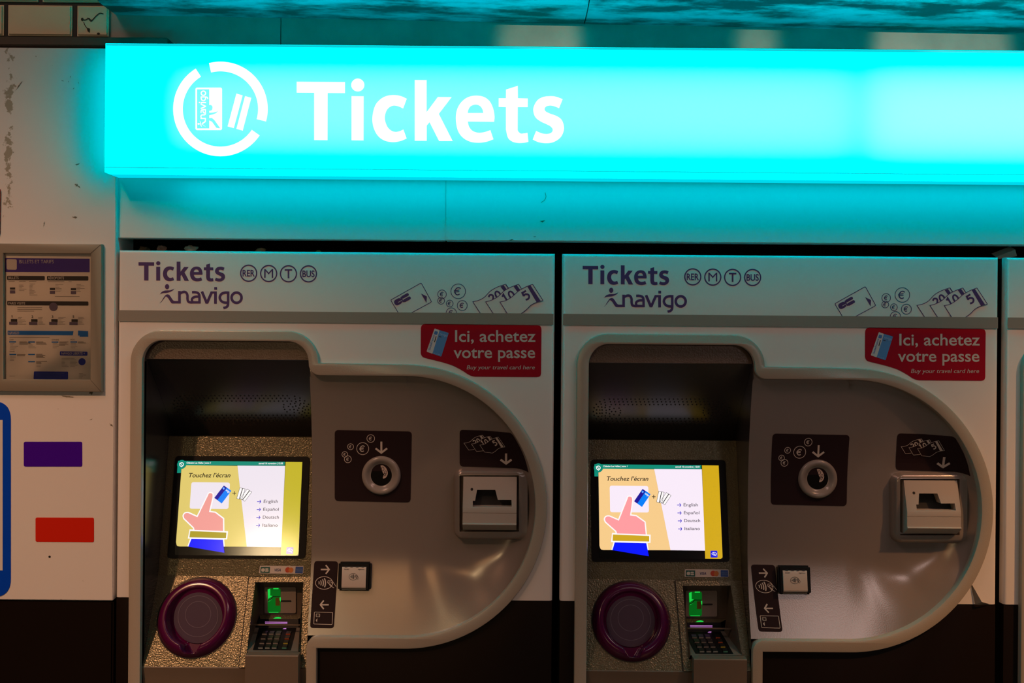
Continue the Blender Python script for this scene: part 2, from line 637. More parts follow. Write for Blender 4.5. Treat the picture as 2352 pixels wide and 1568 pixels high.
floor = box('floor', (-4.2, -7.2, -0.05), (4.2, 0.55, 0.0), mat('floor tile', (0.09, 0.08, 0.07), 0.4, var=0.2, var_scale=3))
tag(floor, kind='structure')
ceil = box('ceiling', (-4.2, -7.2, 5.5), (4.2, 0.55, 5.6), mat('vault plaster', (0.5, 0.46, 0.4), 0.7, var=0.15))
tag(ceil, kind='structure')
wb = box('wall_back', (-4.2, 0.46, 0.0), (4.2, 0.55, 5.5), mat('dark masonry', (0.03, 0.028, 0.026), 0.8))
tag(wb, kind='structure')
wf = box('wall_front', (-4.2, -7.2, 0.0), (4.2, -7.1, 5.5), mat('hall wall', (0.10, 0.08, 0.06), 0.5, var=0.2))
tag(wf, kind='structure')


# --- white cladding left of the machines, with flaking along its left side
def cladding_material():
    m = mat('white cladding', (0.74, 0.72, 0.70), 0.42, 0, 0.4, 0.10, 500, 0.0004)
    nt = m.node_tree
    p = nt.nodes['Principled BSDF']
    tc = nt.nodes.new('ShaderNodeTexCoord')
    sx = nt.nodes.new('ShaderNodeSeparateXYZ')
    nt.links.new(tc.outputs['Object'], sx.inputs[0])
    nz = nt.nodes.new('ShaderNodeTexNoise')
    nz.inputs['Scale'].default_value = 26
    nz.inputs['Detail'].default_value = 7
    nz.inputs['Roughness'].default_value = 0.65
    nt.links.new(tc.outputs['Object'], nz.inputs['Vector'])

    def math_node(op, a, b=None):
        n = nt.nodes.new('ShaderNodeMath')
        n.operation = op
        for i, q in enumerate((a, b)):
            if q is None:
                continue
            if isinstance(q, (int, float)):
                n.inputs[i].default_value = q
            else:
                nt.links.new(q, n.inputs[i])
        return n.outputs[0]
    dx = math_node('ABSOLUTE', math_node('ADD', sx.outputs[0], 1.157))
    band = math_node('SUBTRACT', 1.0, math_node('DIVIDE', dx, 0.020))
    dz = math_node('ABSOLUTE', math_node('SUBTRACT', sx.outputs[2], 2.07))
    bandz = math_node('SUBTRACT', 1.0, math_node('DIVIDE', dz, 0.22))
    lim = math_node('MINIMUM', band, math_node('MULTIPLY', bandz, 2.5))
    val = math_node('ADD', nz.outputs['Fac'], math_node('MULTIPLY', lim, 0.16))
    ramp = nt.nodes.new('ShaderNodeValToRGB')
    ramp.color_ramp.elements[0].position = 0.635
    ramp.color_ramp.elements[1].position = 0.66
    nt.links.new(val, ramp.inputs[0])
    gate = math_node('MULTIPLY', ramp.outputs[0], math_node('GREATER_THAN', lim, 0.0))
    mx = nt.nodes.new('ShaderNodeMix')
    mx.data_type = 'RGBA'
    mx.inputs['A'].default_value = (0.74, 0.72, 0.70, 1)
    mx.inputs['B'].default_value = (0.36, 0.33, 0.26, 1)
    nt.links.new(gate, mx.inputs['Factor'])
    nt.links.new(mx.outputs['Result'], p.inputs['Base Color'])
    return m


CLX1 = ray_plane(265.5, 574, 0).x
clt = ray_plane(120, 110, 0).z
clb = ray_plane(120, 1378, 0).z
wl = box('wall_left', (-2.6, 0.0, clb), (CLX1, 0.10, clt), cladding_material(), None, 0.0015)
tag(wl, kind='structure')
bl = box('baseboard_left', (-2.6, 0.002, 0.0), (CLX1, 0.10, clb - 0.001), BLACK, None, 0.004)
tag(bl, kind='structure')
F = Flat(crop(0, 100, 3.41))
for q in ([(120, 370), (140, 335), (170, 295), (178, 298), (140, 350)], [(478, 288), (500, 290), (498, 297), (480, 294)], [(548, 262), (556, 250), (558, 262), (552, 272)],
          [(534, 292), (541, 295), (538, 308)], [(570, 356), (580, 345), (585, 346), (574, 362)], [(585, 948), (635, 930), (630, 942), (600, 955)], [(585, 1100), (600, 1090), (625, 1115), (632, 1136), (612, 1120), (590, 1118)],
          [(340, 1440), (343, 1405), (352, 1390), (350, 1415)], [(276, 98), (288, 95), (284, 108)], [(95, 848), (115, 845), (108, 860)], [(560, 1352), (615, 1355), (605, 1370), (570, 1365)],
          [(612, 300), (616, 300), (620, 318), (617, 318)], [(408, 165), (413, 168), (410, 175)]):
    F.ragged(q)
F.tf = crop(0, 880, 2.28)
for q in ([(314, 62), (350, 65), (395, 70), (390, 76), (330, 74)], [(467, 192), (485, 184), (484, 190)], [(570, 207), (590, 216), (592, 228), (580, 226)], [(432, 1032), (438, 1034), (436, 1038)], [(314, 1130), (322, 1128), (325, 1135)],
          [(462, 55), (478, 40), (494, 45), (480, 62)], [(301, 132), (308, 133), (305, 138)]):
    F.ragged(q)
F.build('scuff_marks', mat('scuffed grey', (0.17, 0.15, 0.11), 0.7), wl, fn_plane(0), 0.0004)
Flat(crop(0, 880, 2.28)).disc(260, 908, 6).build('screw_hole', DARK, wl, fn_plane(0), 0.0004)

# --- fascia above the machines
fz0, fz1 = ray_plane(1176, 553.5, 0.012).z, ray_plane(1176, 112, 0).z
fx0 = ray_plane(269.5, 480, 0.012).x
fx_s = ray_plane(1023, 500, 0.012).x
t1 = box('trim_1', (fx0, 0.012, fz0), (fx_s - 0.00015, 0.04, fz1), WHITE, None, 0.001)
tag(t1, kind='structure')
t2 = box('trim_2', (fx_s + 0.00015, 0.012, fz0), (XR, 0.04, fz1), WHITE, None, 0.002)
tag(t2, kind='structure')
F = Flat(crop(760, 540, 4.3556))
F.fill([(1780, 48), (1810, 40), (1830, 44), (1800, 55)])
F.fill([(2020, 14), (2055, 10), (2040, 20)])
F.tf = lambda x, y: (x, y)
F.stroke(crom([(1252, 442), (1254, 452), (1250, 460), (1243, 465)]), 1.2)
F.fill([(1240, 507), (1252, 506), (1246, 511)])
F.build('scuff_marks', mat('scuffed grey', (0.17, 0.15, 0.11), 0.7), t2, fn_plane(0.012), 0.0004)
j6 = box('trim_6', (CLX1 - 0.001, 0.008, 0.0), (fx0 + 0.0015, 0.035, fz1), mat('black gap shade', (0.004, 0.004, 0.004), 0.9, 0, 0.0))  # black strip added to hold the shade of the gap beside the cladding
tag(j6, kind='structure')
# --- brushed metal band behind the sign, below the beam
METAL = mat('brushed grey metal', (0.36, 0.33, 0.29), 0.42, 0.35, 0.5, 0.15, 60, 0.0006, var=0.25, var_scale=14)
bx0 = ray_plane(249, 60, 0.1).x
bxs = ray_plane(645, 70, 0.1).x
t3 = box('trim_3', (bx0, 0.10, 2.18), (bxs - 0.001, 0.12, 2.45), METAL)
tag(t3, kind='structure')
t4 = box('trim_4', (bxs + 0.001, 0.10, 2.18), (XR, 0.12, 2.45), METAL)
tag(t4, kind='structure')
# --- brown ledge on top of the cladding
lz0, lz1 = ray_plane(120, 104.5, 0.03).z, ray_plane(120, 84, 0.03).z
t5 = box('trim_5', (-2.6, 0.03, lz0), (ray_plane(385, 95, 0.03).x, 0.10, lz1), mat('brown ledge', (0.07, 0.055, 0.040), 0.5), None, 0.002)
tag(t5, kind='structure')
# --- glazed tiles above the ledge
bm = bmesh.new()
GY = 0.096
ty1, ty0 = ray_plane(90, 12, 0.092).z, ray_plane(90, 82, 0.092).z
px = lambda u, v=45: ray_plane(u, v, 0.092).x
rows = [(ty0, ty1, [(px(-150), px(8)), (px(18), px(165)), (px(177), px(249))]),
        (ty1 + 0.0085, ty1 + 0.0085 + (ty1 - ty0), [(px(-70), px(86)), (px(97), px(254)), (px(264), px(420)), (px(430), px(590))])]
for k in range(2, 9):
    z = ty0 + k * (ty1 - ty0 + 0.0085)
    rows.append((z, z + ty1 - ty0, [(px(-150 + (k % 2) * 80 + 158 * j), px(-3 + (k % 2) * 80 + 158 * j)) for j in range(6)]))
for z0, z1, cells in rows:
    x = cells[0][0]
    extra = [(x - 0.166 * (i + 1), x - 0.166 * i - 0.012) for i in range(7)]
    for a, b in cells + extra:
        b2 = bmesh.new()
        box_bm(b2, (a, 0.090, z0), (b, GY, z1))
        fe = [e for e in b2.edges if all(v.co.y < 0.095 for v in e.verts)]
        bmesh.ops.bevel(b2, geom=fe, offset=0.0035, segments=3, affect='EDGES')
        me = bpy.data.meshes.new('q')
        b2.to_mesh(me)
        b2.free()
        bm.from_mesh(me)
        bpy.data.meshes.remove(me)
bmesh.ops.recalc_face_normals(bm, faces=bm.faces)
tile_m = mat('glazed cream tile', (0.88, 0.78, 0.54), 0.12, 0, 0.5, 0.25, 22, 0.003, var=0.15, var_scale=9, coat=0.5)
wt = box('wall_upper', (-2.6, GY, lz1 - 0.02), (bx0 - 0.0005, 0.13, 3.12), mat('black grout', (0.012, 0.014, 0.011), 0.5))
tag(wt, kind='structure')
tiles = mesh_ob('tiles', bm, tile_m, wt, 30)
F = Flat(crop(0, 0, 5.88))
F.stroke(crom([(1105, 260), (1150, 270), (1200, 250), (1240, 275), (1300, 215), (1350, 180), (1400, 190)]), 14)
F.stroke(crom([(1130, 300), (1150, 345), (1190, 400), (1200, 430)]), 10)
F.disc(1330, 455, 20, 16)
F.disc(1112, 262, 18, 22)
F.stroke(crom([(1180, 240), (1230, 290), (1250, 270)]), 8)
F.fill([(1170, 375), (1215, 385), (1210, 440), (1185, 425)])
F.build('crack_marks', mat('crack grime', (0.03, 0.03, 0.018), 0.8), wt, fn_plane(0.0895), 0.0003)


# --- rounded dirty beam over the sign
def beam_material():
    m = mat('dirty painted beam', (0.5, 0.5, 0.47), 0.38, 0, 0.5, 0.5, 40, 0.002)
    nt = m.node_tree
    p = nt.nodes['Principled BSDF']
    tc = nt.nodes.new('ShaderNodeTexCoord')
    mp = nt.nodes.new('ShaderNodeMapping')
    mp.inputs['Scale'].default_value = (4.5, 17.0, 17.0)
    n = nt.nodes.new('ShaderNodeTexNoise')
    n.inputs['Scale'].default_value = 1.0
    n.inputs['Detail'].default_value = 9
    n.inputs['Roughness'].default_value = 0.68
    r = nt.nodes.new('ShaderNodeValToRGB')
    r.color_ramp.elements[0].position = 0.42
    r.color_ramp.elements[0].color = (0.085, 0.092, 0.09, 1)
    r.color_ramp.elements[1].position = 0.58
    r.color_ramp.elements[1].color = (0.56, 0.60, 0.62, 1)
    nt.links.new(tc.outputs['Object'], mp.inputs[0])
    nt.links.new(mp.outputs[0], n.inputs['Vector'])
    nt.links.new(n.outputs['Fac'], r.inputs[0])
    nt.links.new(r.outputs[0], p.inputs['Base Color'])
    return m


def beam(name, xa, xb):
    prof = [(0.13, 0.0), (0.10, 0.0), (0.03, -0.003), (-0.04, 0.001), (-0.11, 0.012), (-0.18, 0.032), (-0.24, 0.065), (-0.29, 0.11), (-0.32, 0.17), (-0.33, 0.24), (-0.33, 3.1), (0.13, 3.1)]
    bm = bmesh.new()
    ends = []
    for x in (xa, xb):
        zb = 2.3775 - 0.0112 * (x + 0.959)
        ends.append([bm.verts.new((x, y, zb + dz)) for y, dz in prof])
    bm.faces.new(ends[0])
    bm.faces.new(list(reversed(ends[1])))
    n = len(prof)
    for i in range(n):
        j = (i + 1) % n
        bm.faces.new((ends[0][j], ends[0][i], ends[1][i], ends[1][j]))
    bmesh.ops.recalc_face_normals(bm, faces=bm.faces)
    o = mesh_ob(name, bm, beam_material(), None, 30)
    return tag(o, kind='structure')


bj = ray_plane(1342, 55, 0.10).x
beam('ceiling_beam', -0.959, bj - 0.0012)
beam('ceiling_beam', bj + 0.0012, XR)

# ================================================================== illuminated sign
SY = -0.056
CY = (-1.05, 0.93, 1.14)      # out-of-gamut cyan, near 490 nm, in linear sRGB
sx0 = ray_plane(242, 250, SY).x
sz1, sz0 = ray_plane(1176, 107.5, SY).z, ray_plane(1176, 403, SY).z
sign = empty('illuminated_sign', (sx0, 0.0, sz0))
tag(sign, 'long glowing turquoise sign reading Tickets in white, above the ticket machines', 'sign')


def local(o, root):
    o.parent = root
    o.matrix_parent_inverse = Matrix.Translation(-Vector(root.location))
    return o


ACR = bpy.data.materials.new('turquoise acrylic')
ACR.use_nodes = True
nt = ACR.node_tree
nt.nodes.clear()
tr = nt.nodes.new('ShaderNodeBsdfTranslucent')
tr.inputs[0].default_value = (0.06, 0.98, 0.94, 1)
em = nt.nodes.new('ShaderNodeEmission')
wide_gamut(nt, em.inputs[0], (-0.10, 0.75, 0.80))
em.inputs[1].default_value = 1.0
ad = nt.nodes.new('ShaderNodeAddShader')
ou = nt.nodes.new('ShaderNodeOutputMaterial')
nt.links.new(tr.outputs[0], ad.inputs[0])
nt.links.new(em.outputs[0], ad.inputs[1])
nt.links.new(ad.outputs[0], ou.inputs[0])
face = quads('sign_face', [[(sx0 + 0.001, SY, sz0 + 0.003), (XR, SY, sz0 + 0.003), (XR, SY, sz1 - 0.003), (sx0 + 0.001, SY, sz1 - 0.003)]], ACR)
local(face, sign)
GLOW = emit_mat('turquoise glow', CY, 6.9)
GLOWT = emit_mat('turquoise glow top', CY, 6.2)
GLOWE = emit_mat('turquoise glow end', CY, 6.0)
GLOWT2 = emit_mat('turquoise glow bottom end', CY, 2.0)
GLOWR = emit_mat('turquoise glow return', CY, 0.75)
for nm, lo, hi, m in (('bottom_rail', (-0.77, SY - 0.0008, sz0), (XR, -0.030, sz0 + 0.004), GLOW), ('bottom_rail_end', (sx0, SY - 0.0008, sz0), (-0.77, -0.030, sz0 + 0.004), GLOWT2), ('bottom_return', (sx0, -0.030, sz0), (XR, 0.0118, sz0 + 0.004), GLOWR), ('top_rail', (sx0, SY - 0.0008, sz1 - 0.004), (XR, -0.030, sz1), GLOWT), ('top_return', (sx0, -0.030, sz1 - 0.004), (XR, 0.0, sz1), GLOWR),
                      ('end_cap', (sx0, SY - 0.0008, sz0 + 0.004), (sx0 + 0.002, -0.030, sz1 - 0.004), GLOWE), ('end_return', (sx0, -0.030, sz0 + 0.004), (sx0 + 0.002, -0.001, sz1 - 0.004), GLOWR)):
    local(box(nm, lo, hi, m), sign)
bot_lip = box('lower_lip', (sx0 + 0.001, SY - 0.003, sz0 + 0.0095), (XR, SY, sz0 + 0.0115), mat('turquoise edge plastic', (0.0, 0.40, 0.45), 0.4, emit=(0.0, 0.42, 0.47)))
local(bot_lip, sign)
local(box('top_highlight_strip', (sx0 + 0.001, SY - 0.002, sz1 - 0.0055), (XR, SY, sz1 - 0.0005), mat('turquoise edge dim', (0.0, 0.40, 0.45), 0.4, emit=(0.0, 0.55, 0.62))), sign)  # dim glowing strip that paints the highlight along the sign's top edge
local(box('back_board', (sx0 + 0.003, -0.004, sz0 + 0.005), (XR, -0.001, sz1 - 0.005), mat('sign back board', (0.8, 0.8, 0.8), 0.7)), sign)
WG = emit_mat('white sign print', (1.0, 1.0, 1.0), 1.25)
fs = fn_plane(SY)
F = Flat(crop(660, 160, 3.5636))
draw_tickets(F)
local(F.build('lettering', WG, None, fs, 0.0006), sign)
F = Flat(crop(380, 120, 6.0308))
F.stroke(arc(763, 786, 588, -104.2, 15.5, 40), 134)
F.stroke(arc(763, 786, 588, 33.8, 238.7, 60), 134)
F.fill([(984, 573), (1070, 598), (948, 1051), (862, 1027)])
F.fill([(1104, 607), (1190, 632), (1072, 1086), (984, 1061)])
F.stroke(rrect(428, 502, 774, 1067, 14), 24, True)
F.fill([(608, 505), (772, 505), (772, 1064), (608, 1064), (608, 945), (645, 962), (680, 1010), (705, 1046), (735, 1053), (760, 1053), (712, 985), (680, 940), (645, 910), (608, 912), (608, 874), (660, 862), (705, 843),
        (735, 808), (705, 826), (660, 836), (608, 838), (608, 812), (632, 810), (648, 797), (654, 770), (650, 745), (632, 730), (608, 732)])
walk = crop(380, 120, 6.0308)
F.tf = lambda x, y: walk(446 + (y - 130) * 0.243, 1037 - (x - 183) * 0.2485)
draw_walker_word(F)
local(F.build('logo', WG, None, fs, 0.0006), sign)


def tube(x0, x1, power):
    o = area_light('sign_tube', ((x0 + x1) / 2, -0.006, (sz0 + sz1) / 2), ((x0 + x1) / 2, -1, (sz0 + sz1) / 2), x1 - x0, power, (1, 1, 1), 0.19)
    mw = o.matrix_basis.copy()
    o.parent = sign
    o.matrix_parent_inverse = Matrix.Translation(-Vector(sign.location))


tube(-0.77, 0.76, 6.3)
tube(0.79, 2.30, 8.2)
# ================================================================== ticket machines
RI = 300.0


def Wside(th):
    ks = [(-90, 260), (-50, 170), (-20, 70), (0, 36), (25, 62), (45, 100), (70, 160), (90, 190)]
    for (a, x), (b, y) in zip(ks, ks[1:]):
        if th <= b:
            t = (th - a) / (b - a)
            t = t * t * (3 - 2 * t)
            return x + (y - x) * t
    return 190.0


def cove(t, p):
    return 1.0 if t >= 1 else 1 - (1 - max(t, 0.0)) ** p


def Dy(lx, ly):
    """depth of the payment panel, lx/ly in millimetres from the machine's top left corner"""
    d0 = 0.036
    if lx > 664:
        r = math.hypot(lx - 664, ly - 582)
        th = math.degrees(math.atan2(ly - 582, lx - 664))
        w = Wside(th)
        f = cove((RI - r) / w, 2.0 if th < 20 else 2.0 - 0.65 * min(1, (th - 20) / 50))
    else:
        f = min(cove((ly - 282) / 260, 2.0), cove((882 - ly) / 190, 1.35))
    return 0.003 + d0 * f


def fnD(u, v, off):
    y = 0.036
    for _ in range(4):
        p = ray_plane(u, v, y)
        y = Dy((p.x - X1) * 1000, (ZT - p.z) * 1000)
    return Vector((p.x - X1, y - off, p.z))


def fnL(lx, ly, off):
    return Vector((lx / 1000, -off, ZT - ly / 1000))


P2 = lambda pts: [(x / 1000.0, ZT - y / 1000.0) for x, y in pts]
F0 = fn_plane(0, 0, X1)
SB = 0.047 / 0.239
SA = 0.147 - SB * 1.319                       # plane of the display and its surround
_p = ray_plane(470, 1322, SA, SB)
_q = ray_plane(430, 1531, 0.0)
HB = (_p.y - _q.y) / (_p.z - _q.z)
HA = _q.y - HB * _q.z                         # plane of the sloping shelf
FS2 = fn_plane(SA, SB, X2)                    # measured on the second machine
FS1 = fn_plane(SA, SB, X1)
FH = fn_plane(HA, HB, X1)


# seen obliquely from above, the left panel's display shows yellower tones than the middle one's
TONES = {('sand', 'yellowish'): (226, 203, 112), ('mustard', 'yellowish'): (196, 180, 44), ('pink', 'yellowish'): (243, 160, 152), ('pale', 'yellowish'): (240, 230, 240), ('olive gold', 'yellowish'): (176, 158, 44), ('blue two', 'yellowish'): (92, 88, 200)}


def build_screen(root, tone):
    c2 = crop(1330, 1040, 5.4077)
    F = Flat(c2)
    F.fill(rquad([(148, 80), (1815, 88), (1868, 1352), (158, 1352)], 45))
    sc = F.build('screen', BLACKP, root, FS2, 0.0025)
    BASE = mat('display glass', (0.010, 0.009, 0.010), 0.13, 0, 0.9)
    Flat(c2).fill(rquad([(188, 138), (1733, 150), (1785, 1320), (250, 1310)], 20)).build('display_glass', BASE, sc, FS2, 0.0032)

    def area(name, nm, rgb, draw, off, s=1.0):
        f = Flat(c2)
        draw(f)
        return f.build(name, screen_mat(nm + ' ' + tone, TONES.get((nm, tone), rgb), s), sc, FS2, off)
    area('content_area', 'sand', (248, 205, 140), lambda f: f.fill(path((295, 196), (930, 203), (1133, 1206), [(300, 1203), (268, 1192), (252, 1150)], (240, 240), [(262, 236), (285, 218), (295, 196)])), 0.0036)
    area('language_area', 'pale', (250, 236, 250), lambda f: f.fill([(930, 200), (1521, 203), (1562, 1212), (1133, 1206)]), 0.0036)
    area('side_bar', 'mustard', (212, 170, 24), lambda f: f.fill(path((1523, 154), (1730, 156), (1778, 1275), [(1778, 1275), (1775, 1300), (1752, 1313)], (1563, 1310))), 0.0036)
    area('header_bar', 'teal', (10, 140, 118), lambda f: (f.fill([(190, 140), (1515, 153), (1513, 199), (188, 196)]), f.fill([(188, 190), (240, 190), (238, 292), (190, 292)]), f.disc(238, 186, 56)), 0.0039)

    def hdr(f):
        f.ring(238, 186, 23, 9)
        f.stroke([(208, 170), (225, 172)], 8)
        f.stroke([(222, 172), (250, 200)], 7)
        f.stroke([(240, 208), (238, 220)], 8)
        f.text('Châtelet Les Halles | zone 1', 297, 597, 176, 20, 0.02)
        f.text('samedi 16 novembre | 12:58', 1192, 1492, 182, 20, 0.02)
    area('header_print', 'white', (255, 250, 250), hdr, 0.0043)
    area('touch_area', 'pale', (250, 236, 250), lambda f: f.fill(rquad([(378, 405), (857, 410), (866, 739), (384, 735)], 30)), 0.0039)

    hand = path([(600, 570), (608, 548), (630, 542), (652, 555), (657, 590)], (630, 775), (705, 785), (810, 860), (825, 1010), (470, 998), (460, 968), [(330, 852), (320, 820), (335, 794), (368, 788), (400, 800)], (492, 840), (520, 770))

    def outline(f):
        f.stroke(hand, 30, True)
        f.fill([(408, 990), (886, 1013), (884, 1116), (395, 1105)])
        f.fill([(425, 1105), (846, 1110), (862, 1205), (398, 1202)])
    area('hand_outline', 'white', (255, 250, 250), outline, 0.0043)
    area('hand_print', 'pink', (255, 158, 162), lambda f: f.fill(hand), 0.0046)
    area('cuff_print', 'olive gold', (208, 168, 36), lambda f: f.fill([(418, 1011), (868, 1030), (868, 1099), (414, 1090)]), 0.0047)
    area('sleeve_print', 'blue', (2, 22, 255), lambda f: f.fill([(440, 1109), (832, 1119), (864, 1281), (412, 1205)]), 0.0047)
    area('pass_card', 'navy', (30, 20, 150), lambda f: f.fill([(785, 447), (826, 473), (720, 628), (680, 600)]), 0.0047)

    def cardb(f):
        f.fill([(826, 473), (884, 512), (778, 670), (720, 628)])
        f.fill(rquad([(782, 463), (806, 479), (792, 501), (768, 485)], 6))
    area('pass_card_print', 'azure', (0, 128, 250), cardb, 0.0048)

    def cardt(f):
        f.text('navigo', 812, 868, 508, 24, 0.02, 0, math.radians(35), (812, 508))
        f.stroke([(786, 474), (790, 484), (784, 494)], 4)
    area('pass_lettering', 'white', (255, 250, 250), cardt, 0.0051)

    def tick(f):
        f.fill([(986, 475), (1053, 489), (1024, 624), (959, 608)])
        f.fill([(1078, 491), (1139, 528), (1062, 643), (1003, 605)])
    area('ticket_print', 'white', (255, 250, 250), tick, 0.0048)
    F = Flat(c2)
    for q in ([(986, 475), (1053, 489), (1024, 624), (959, 608)], [(1078, 491), (1139, 528), (1062, 643), (1003, 605)]):
        F.stroke(q, 4, True)
        a, b, c_, d = [Vector(k) for k in q]
        F.stroke([tuple(a + (b - a) * 0.52), tuple(d + (c_ - d) * 0.52)], 9)
    F.stroke([(900, 542), (947, 543)], 8)
    F.stroke([(923, 518), (923, 567)], 8)
    F.text('Touchez l’écran', 333, 852, 345, 52, 0.012, 0.2)
    INKD = screen_mat('dark ink', (20, 16, 18))
    F.build('lettering', INKD, sc, FS2, 0.0052)
    F = Flat(c2)
    G = Flat(c2)
    for s, x0, x1, y, ax in (('English', 1295, 1472, 662, 1266), ('Español', 1299, 1490, 760, 1270), ('Deutsch', 1302, 1500, 858, 1274), ('Italiano', 1306, 1496, 957, 1278)):
        F.text(s, x0, x1, y, 38, 0.004)
        draw_arrow(G, ax, y - 15, 52, 8, 0, 21)
    F.build('language_lettering', screen_mat('grey ink', (66, 56, 70)), sc, FS2, 0.0044)
    G.build('language_arrows', screen_mat('indigo', (56, 40, 200)), sc, FS2, 0.0044)
    area('access_symbol', 'blue two', (24, 30, 225), lambda f: f.fill(rquad([(1628, 1212), (1713, 1212), (1716, 1297), (1630, 1297)], 10)), 0.0040)

    def eye(f):
        f.stroke(crom([(1640, 1252), (1665, 1232), (1690, 1238), (1707, 1250), (1692, 1264), (1668, 1266)]), 5)
        f.stroke([(1655, 1230), (1700, 1280)], 6)
        for k in range(3):
            f.stroke([(1640 + 10 * k, 1250 + 4 * k), (1668 + 8 * k, 1268 + 3 * k)], 4)
    area('access_print', 'white', (255, 250, 250), eye, 0.0044)
    return sc


def build_header(face):
    F = Flat(crop(270, 540, 4.3556))
    F.tf = lambda x, y: (270 + (210 + (x - 77) * 0.3955) / 4.3556, 540 + (270 + (y - 100) * 0.383) / 4.3556)
    draw_tickets(F)
    F.build('lettering', INK, face, F0, 0.0004)
    F = Flat(crop(350, 640, 10.69))
    draw_walker_word(F)
    F.build('logo', INK, face, F0, 0.0004)
    F = Flat()
    for x, y, s, w, cp in ((571.2, 627.2, 'RER', 28, 14.5), (617.2, 627.8, 'M', 20.5, 20), (662.7, 628.4, 'T', 17, 20), (708.6, 628.6, 'BUS', 28, 14.5)):
        F.ring(x, y, 18.4, 2.8)
        F.text(s, x - w / 2, x + w / 2, y + cp / 2, cp, 0.02 if len(s) > 1 else (0.0 if s == 'M' else 0.014))
    F.build('transport_badge_print', INK, face, F0, 0.0004)
    c = crop(880, 630, 6.03)
    F = Flat(c)
    F.stroke([(216, 540), (112, 368), (110, 354), (124, 344), (512, 126), (524, 122), (535, 131), (664, 365), (668, 378), (655, 390), (376, 540)], 9)
    rt = lambda cx, cy, w, h, r, a: [(cx + x * math.cos(a) - y * math.sin(a), cy + x * math.sin(a) + y * math.cos(a)) for x, y in rrect(-w / 2, -h / 2, w / 2, h / 2, r)]
    a = math.radians(-29)
    F.fill(rt(208, 378, 112, 84, 36, a))
    F.fill(rt(262, 348, 18, 80, 2, a))
    F.fill(rt(304, 297, 112, 40, 17, a))
    F.fill(rt(332, 344, 112, 42, 18, a))
    F.fill([(525, 264), (607, 305), (600, 393)])
    for x, y, r in ((816, 275, 60), (803, 365, 47), (923, 403, 47), (1040, 233, 101), (1096, 430, 69), (945, 535, 72)):
        if y > 500:
            F.stroke([(x + r * math.cos(math.radians(t)), y + r * math.sin(math.radians(t))) for t in range(-185, 6, 10)], 8)
        else:
            F.ring(x, y, r, 8)
    for x, y, h, w in ((816, 272, 52, 9), (801, 365, 44, 8), (920, 403, 44, 8), (1040, 232, 100, 14), (1094, 428, 62, 11), (942, 530, 62, 10)):
        draw_euro(F, x, y, h, w)
    F.build('card_and_coin_print', INK, face, F0, 0.0004)
    draw_notes(face, c, F0, INK, WHITE, 9, 0.0005)
    F = Flat(c)
    F.fill([(208, 384), (264, 353), (266, 358), (211, 390)])
    F.build('card_emblem_slit_print', WHITE, face, F0, 0.0007)
    Flat().fill([(2.5, 138), (1000.5, 138), (1000.5, 163.5), (2.5, 163.5)]).build('grey_stripe', STRIPE, face, fnL, 0.0022)


def draw_notes(parent, c, fn, ink, paper, w, off, cuts=0):
    """three wavy banknotes, each covering the one behind"""
    a = math.radians(-30)
    b1 = [(1242, 378), (1320, 360), (1400, 318), (1490, 228), (1590, 172), (1698, 135)]
    b2 = [(1420, 380), (1500, 357), (1590, 308), (1680, 226), (1780, 172), (1876, 137)]
    b3 = [(1618, 382), (1700, 362), (1790, 306), (1880, 228), (1980, 172), (2070, 137)]
    for k, (t, foot, right) in enumerate(((b1, (1345, 535), [(1738, 190)]), (b2, (1525, 540), [(1915, 195)]), (b3, (1722, 545), [(2215, 362)]))):
        o = off + 0.0004 * k
        top = crom(t)
        tail = crom([(2215, 362), (2130, 385), (2050, 425), (1980, 492), (1905, 548)]) if k == 2 else []
        G = Flat(c)
        G.fill(top + (tail if k == 2 else right + [(right[0][0] - 120, 300), (foot[0] + 160, foot[1])]) + [foot])
        G.build('note_paper_print', paper, parent, fn, o, cuts)
        F = Flat(c)
        if k == 2:
            F.stroke([(1722, 545)] + top, w)
            F.stroke([top[-1], (2215, 362)] + tail, w)
            F.fill([(1998, 170), (2042, 152), (2182, 368), (2126, 388)])
            five(F, 1978, 292, 128, 26, a)
        else:
            F.stroke([foot] + top + right, w)
            x = 1625 if k == 0 else 1806
            F.fill([(x, 168), (x + 46, 150), (x + 90, 212), (x + 50, 238)])
            F.stroke([(x + 72, 145), (x + 110, 205)], w * 0.6)
            if k == 0:
                two(F, 1508, 335, 128, 24, a)
                zero(F, 1592, 285, 122, 24, a)
            else:
                one(F, 1690, 325, 122, 24, a)
                zero(F, 1778, 285, 122, 24, a)
        F.build('banknote_print', ink, parent, fn, o + 0.0002, max(0, cuts - 2))


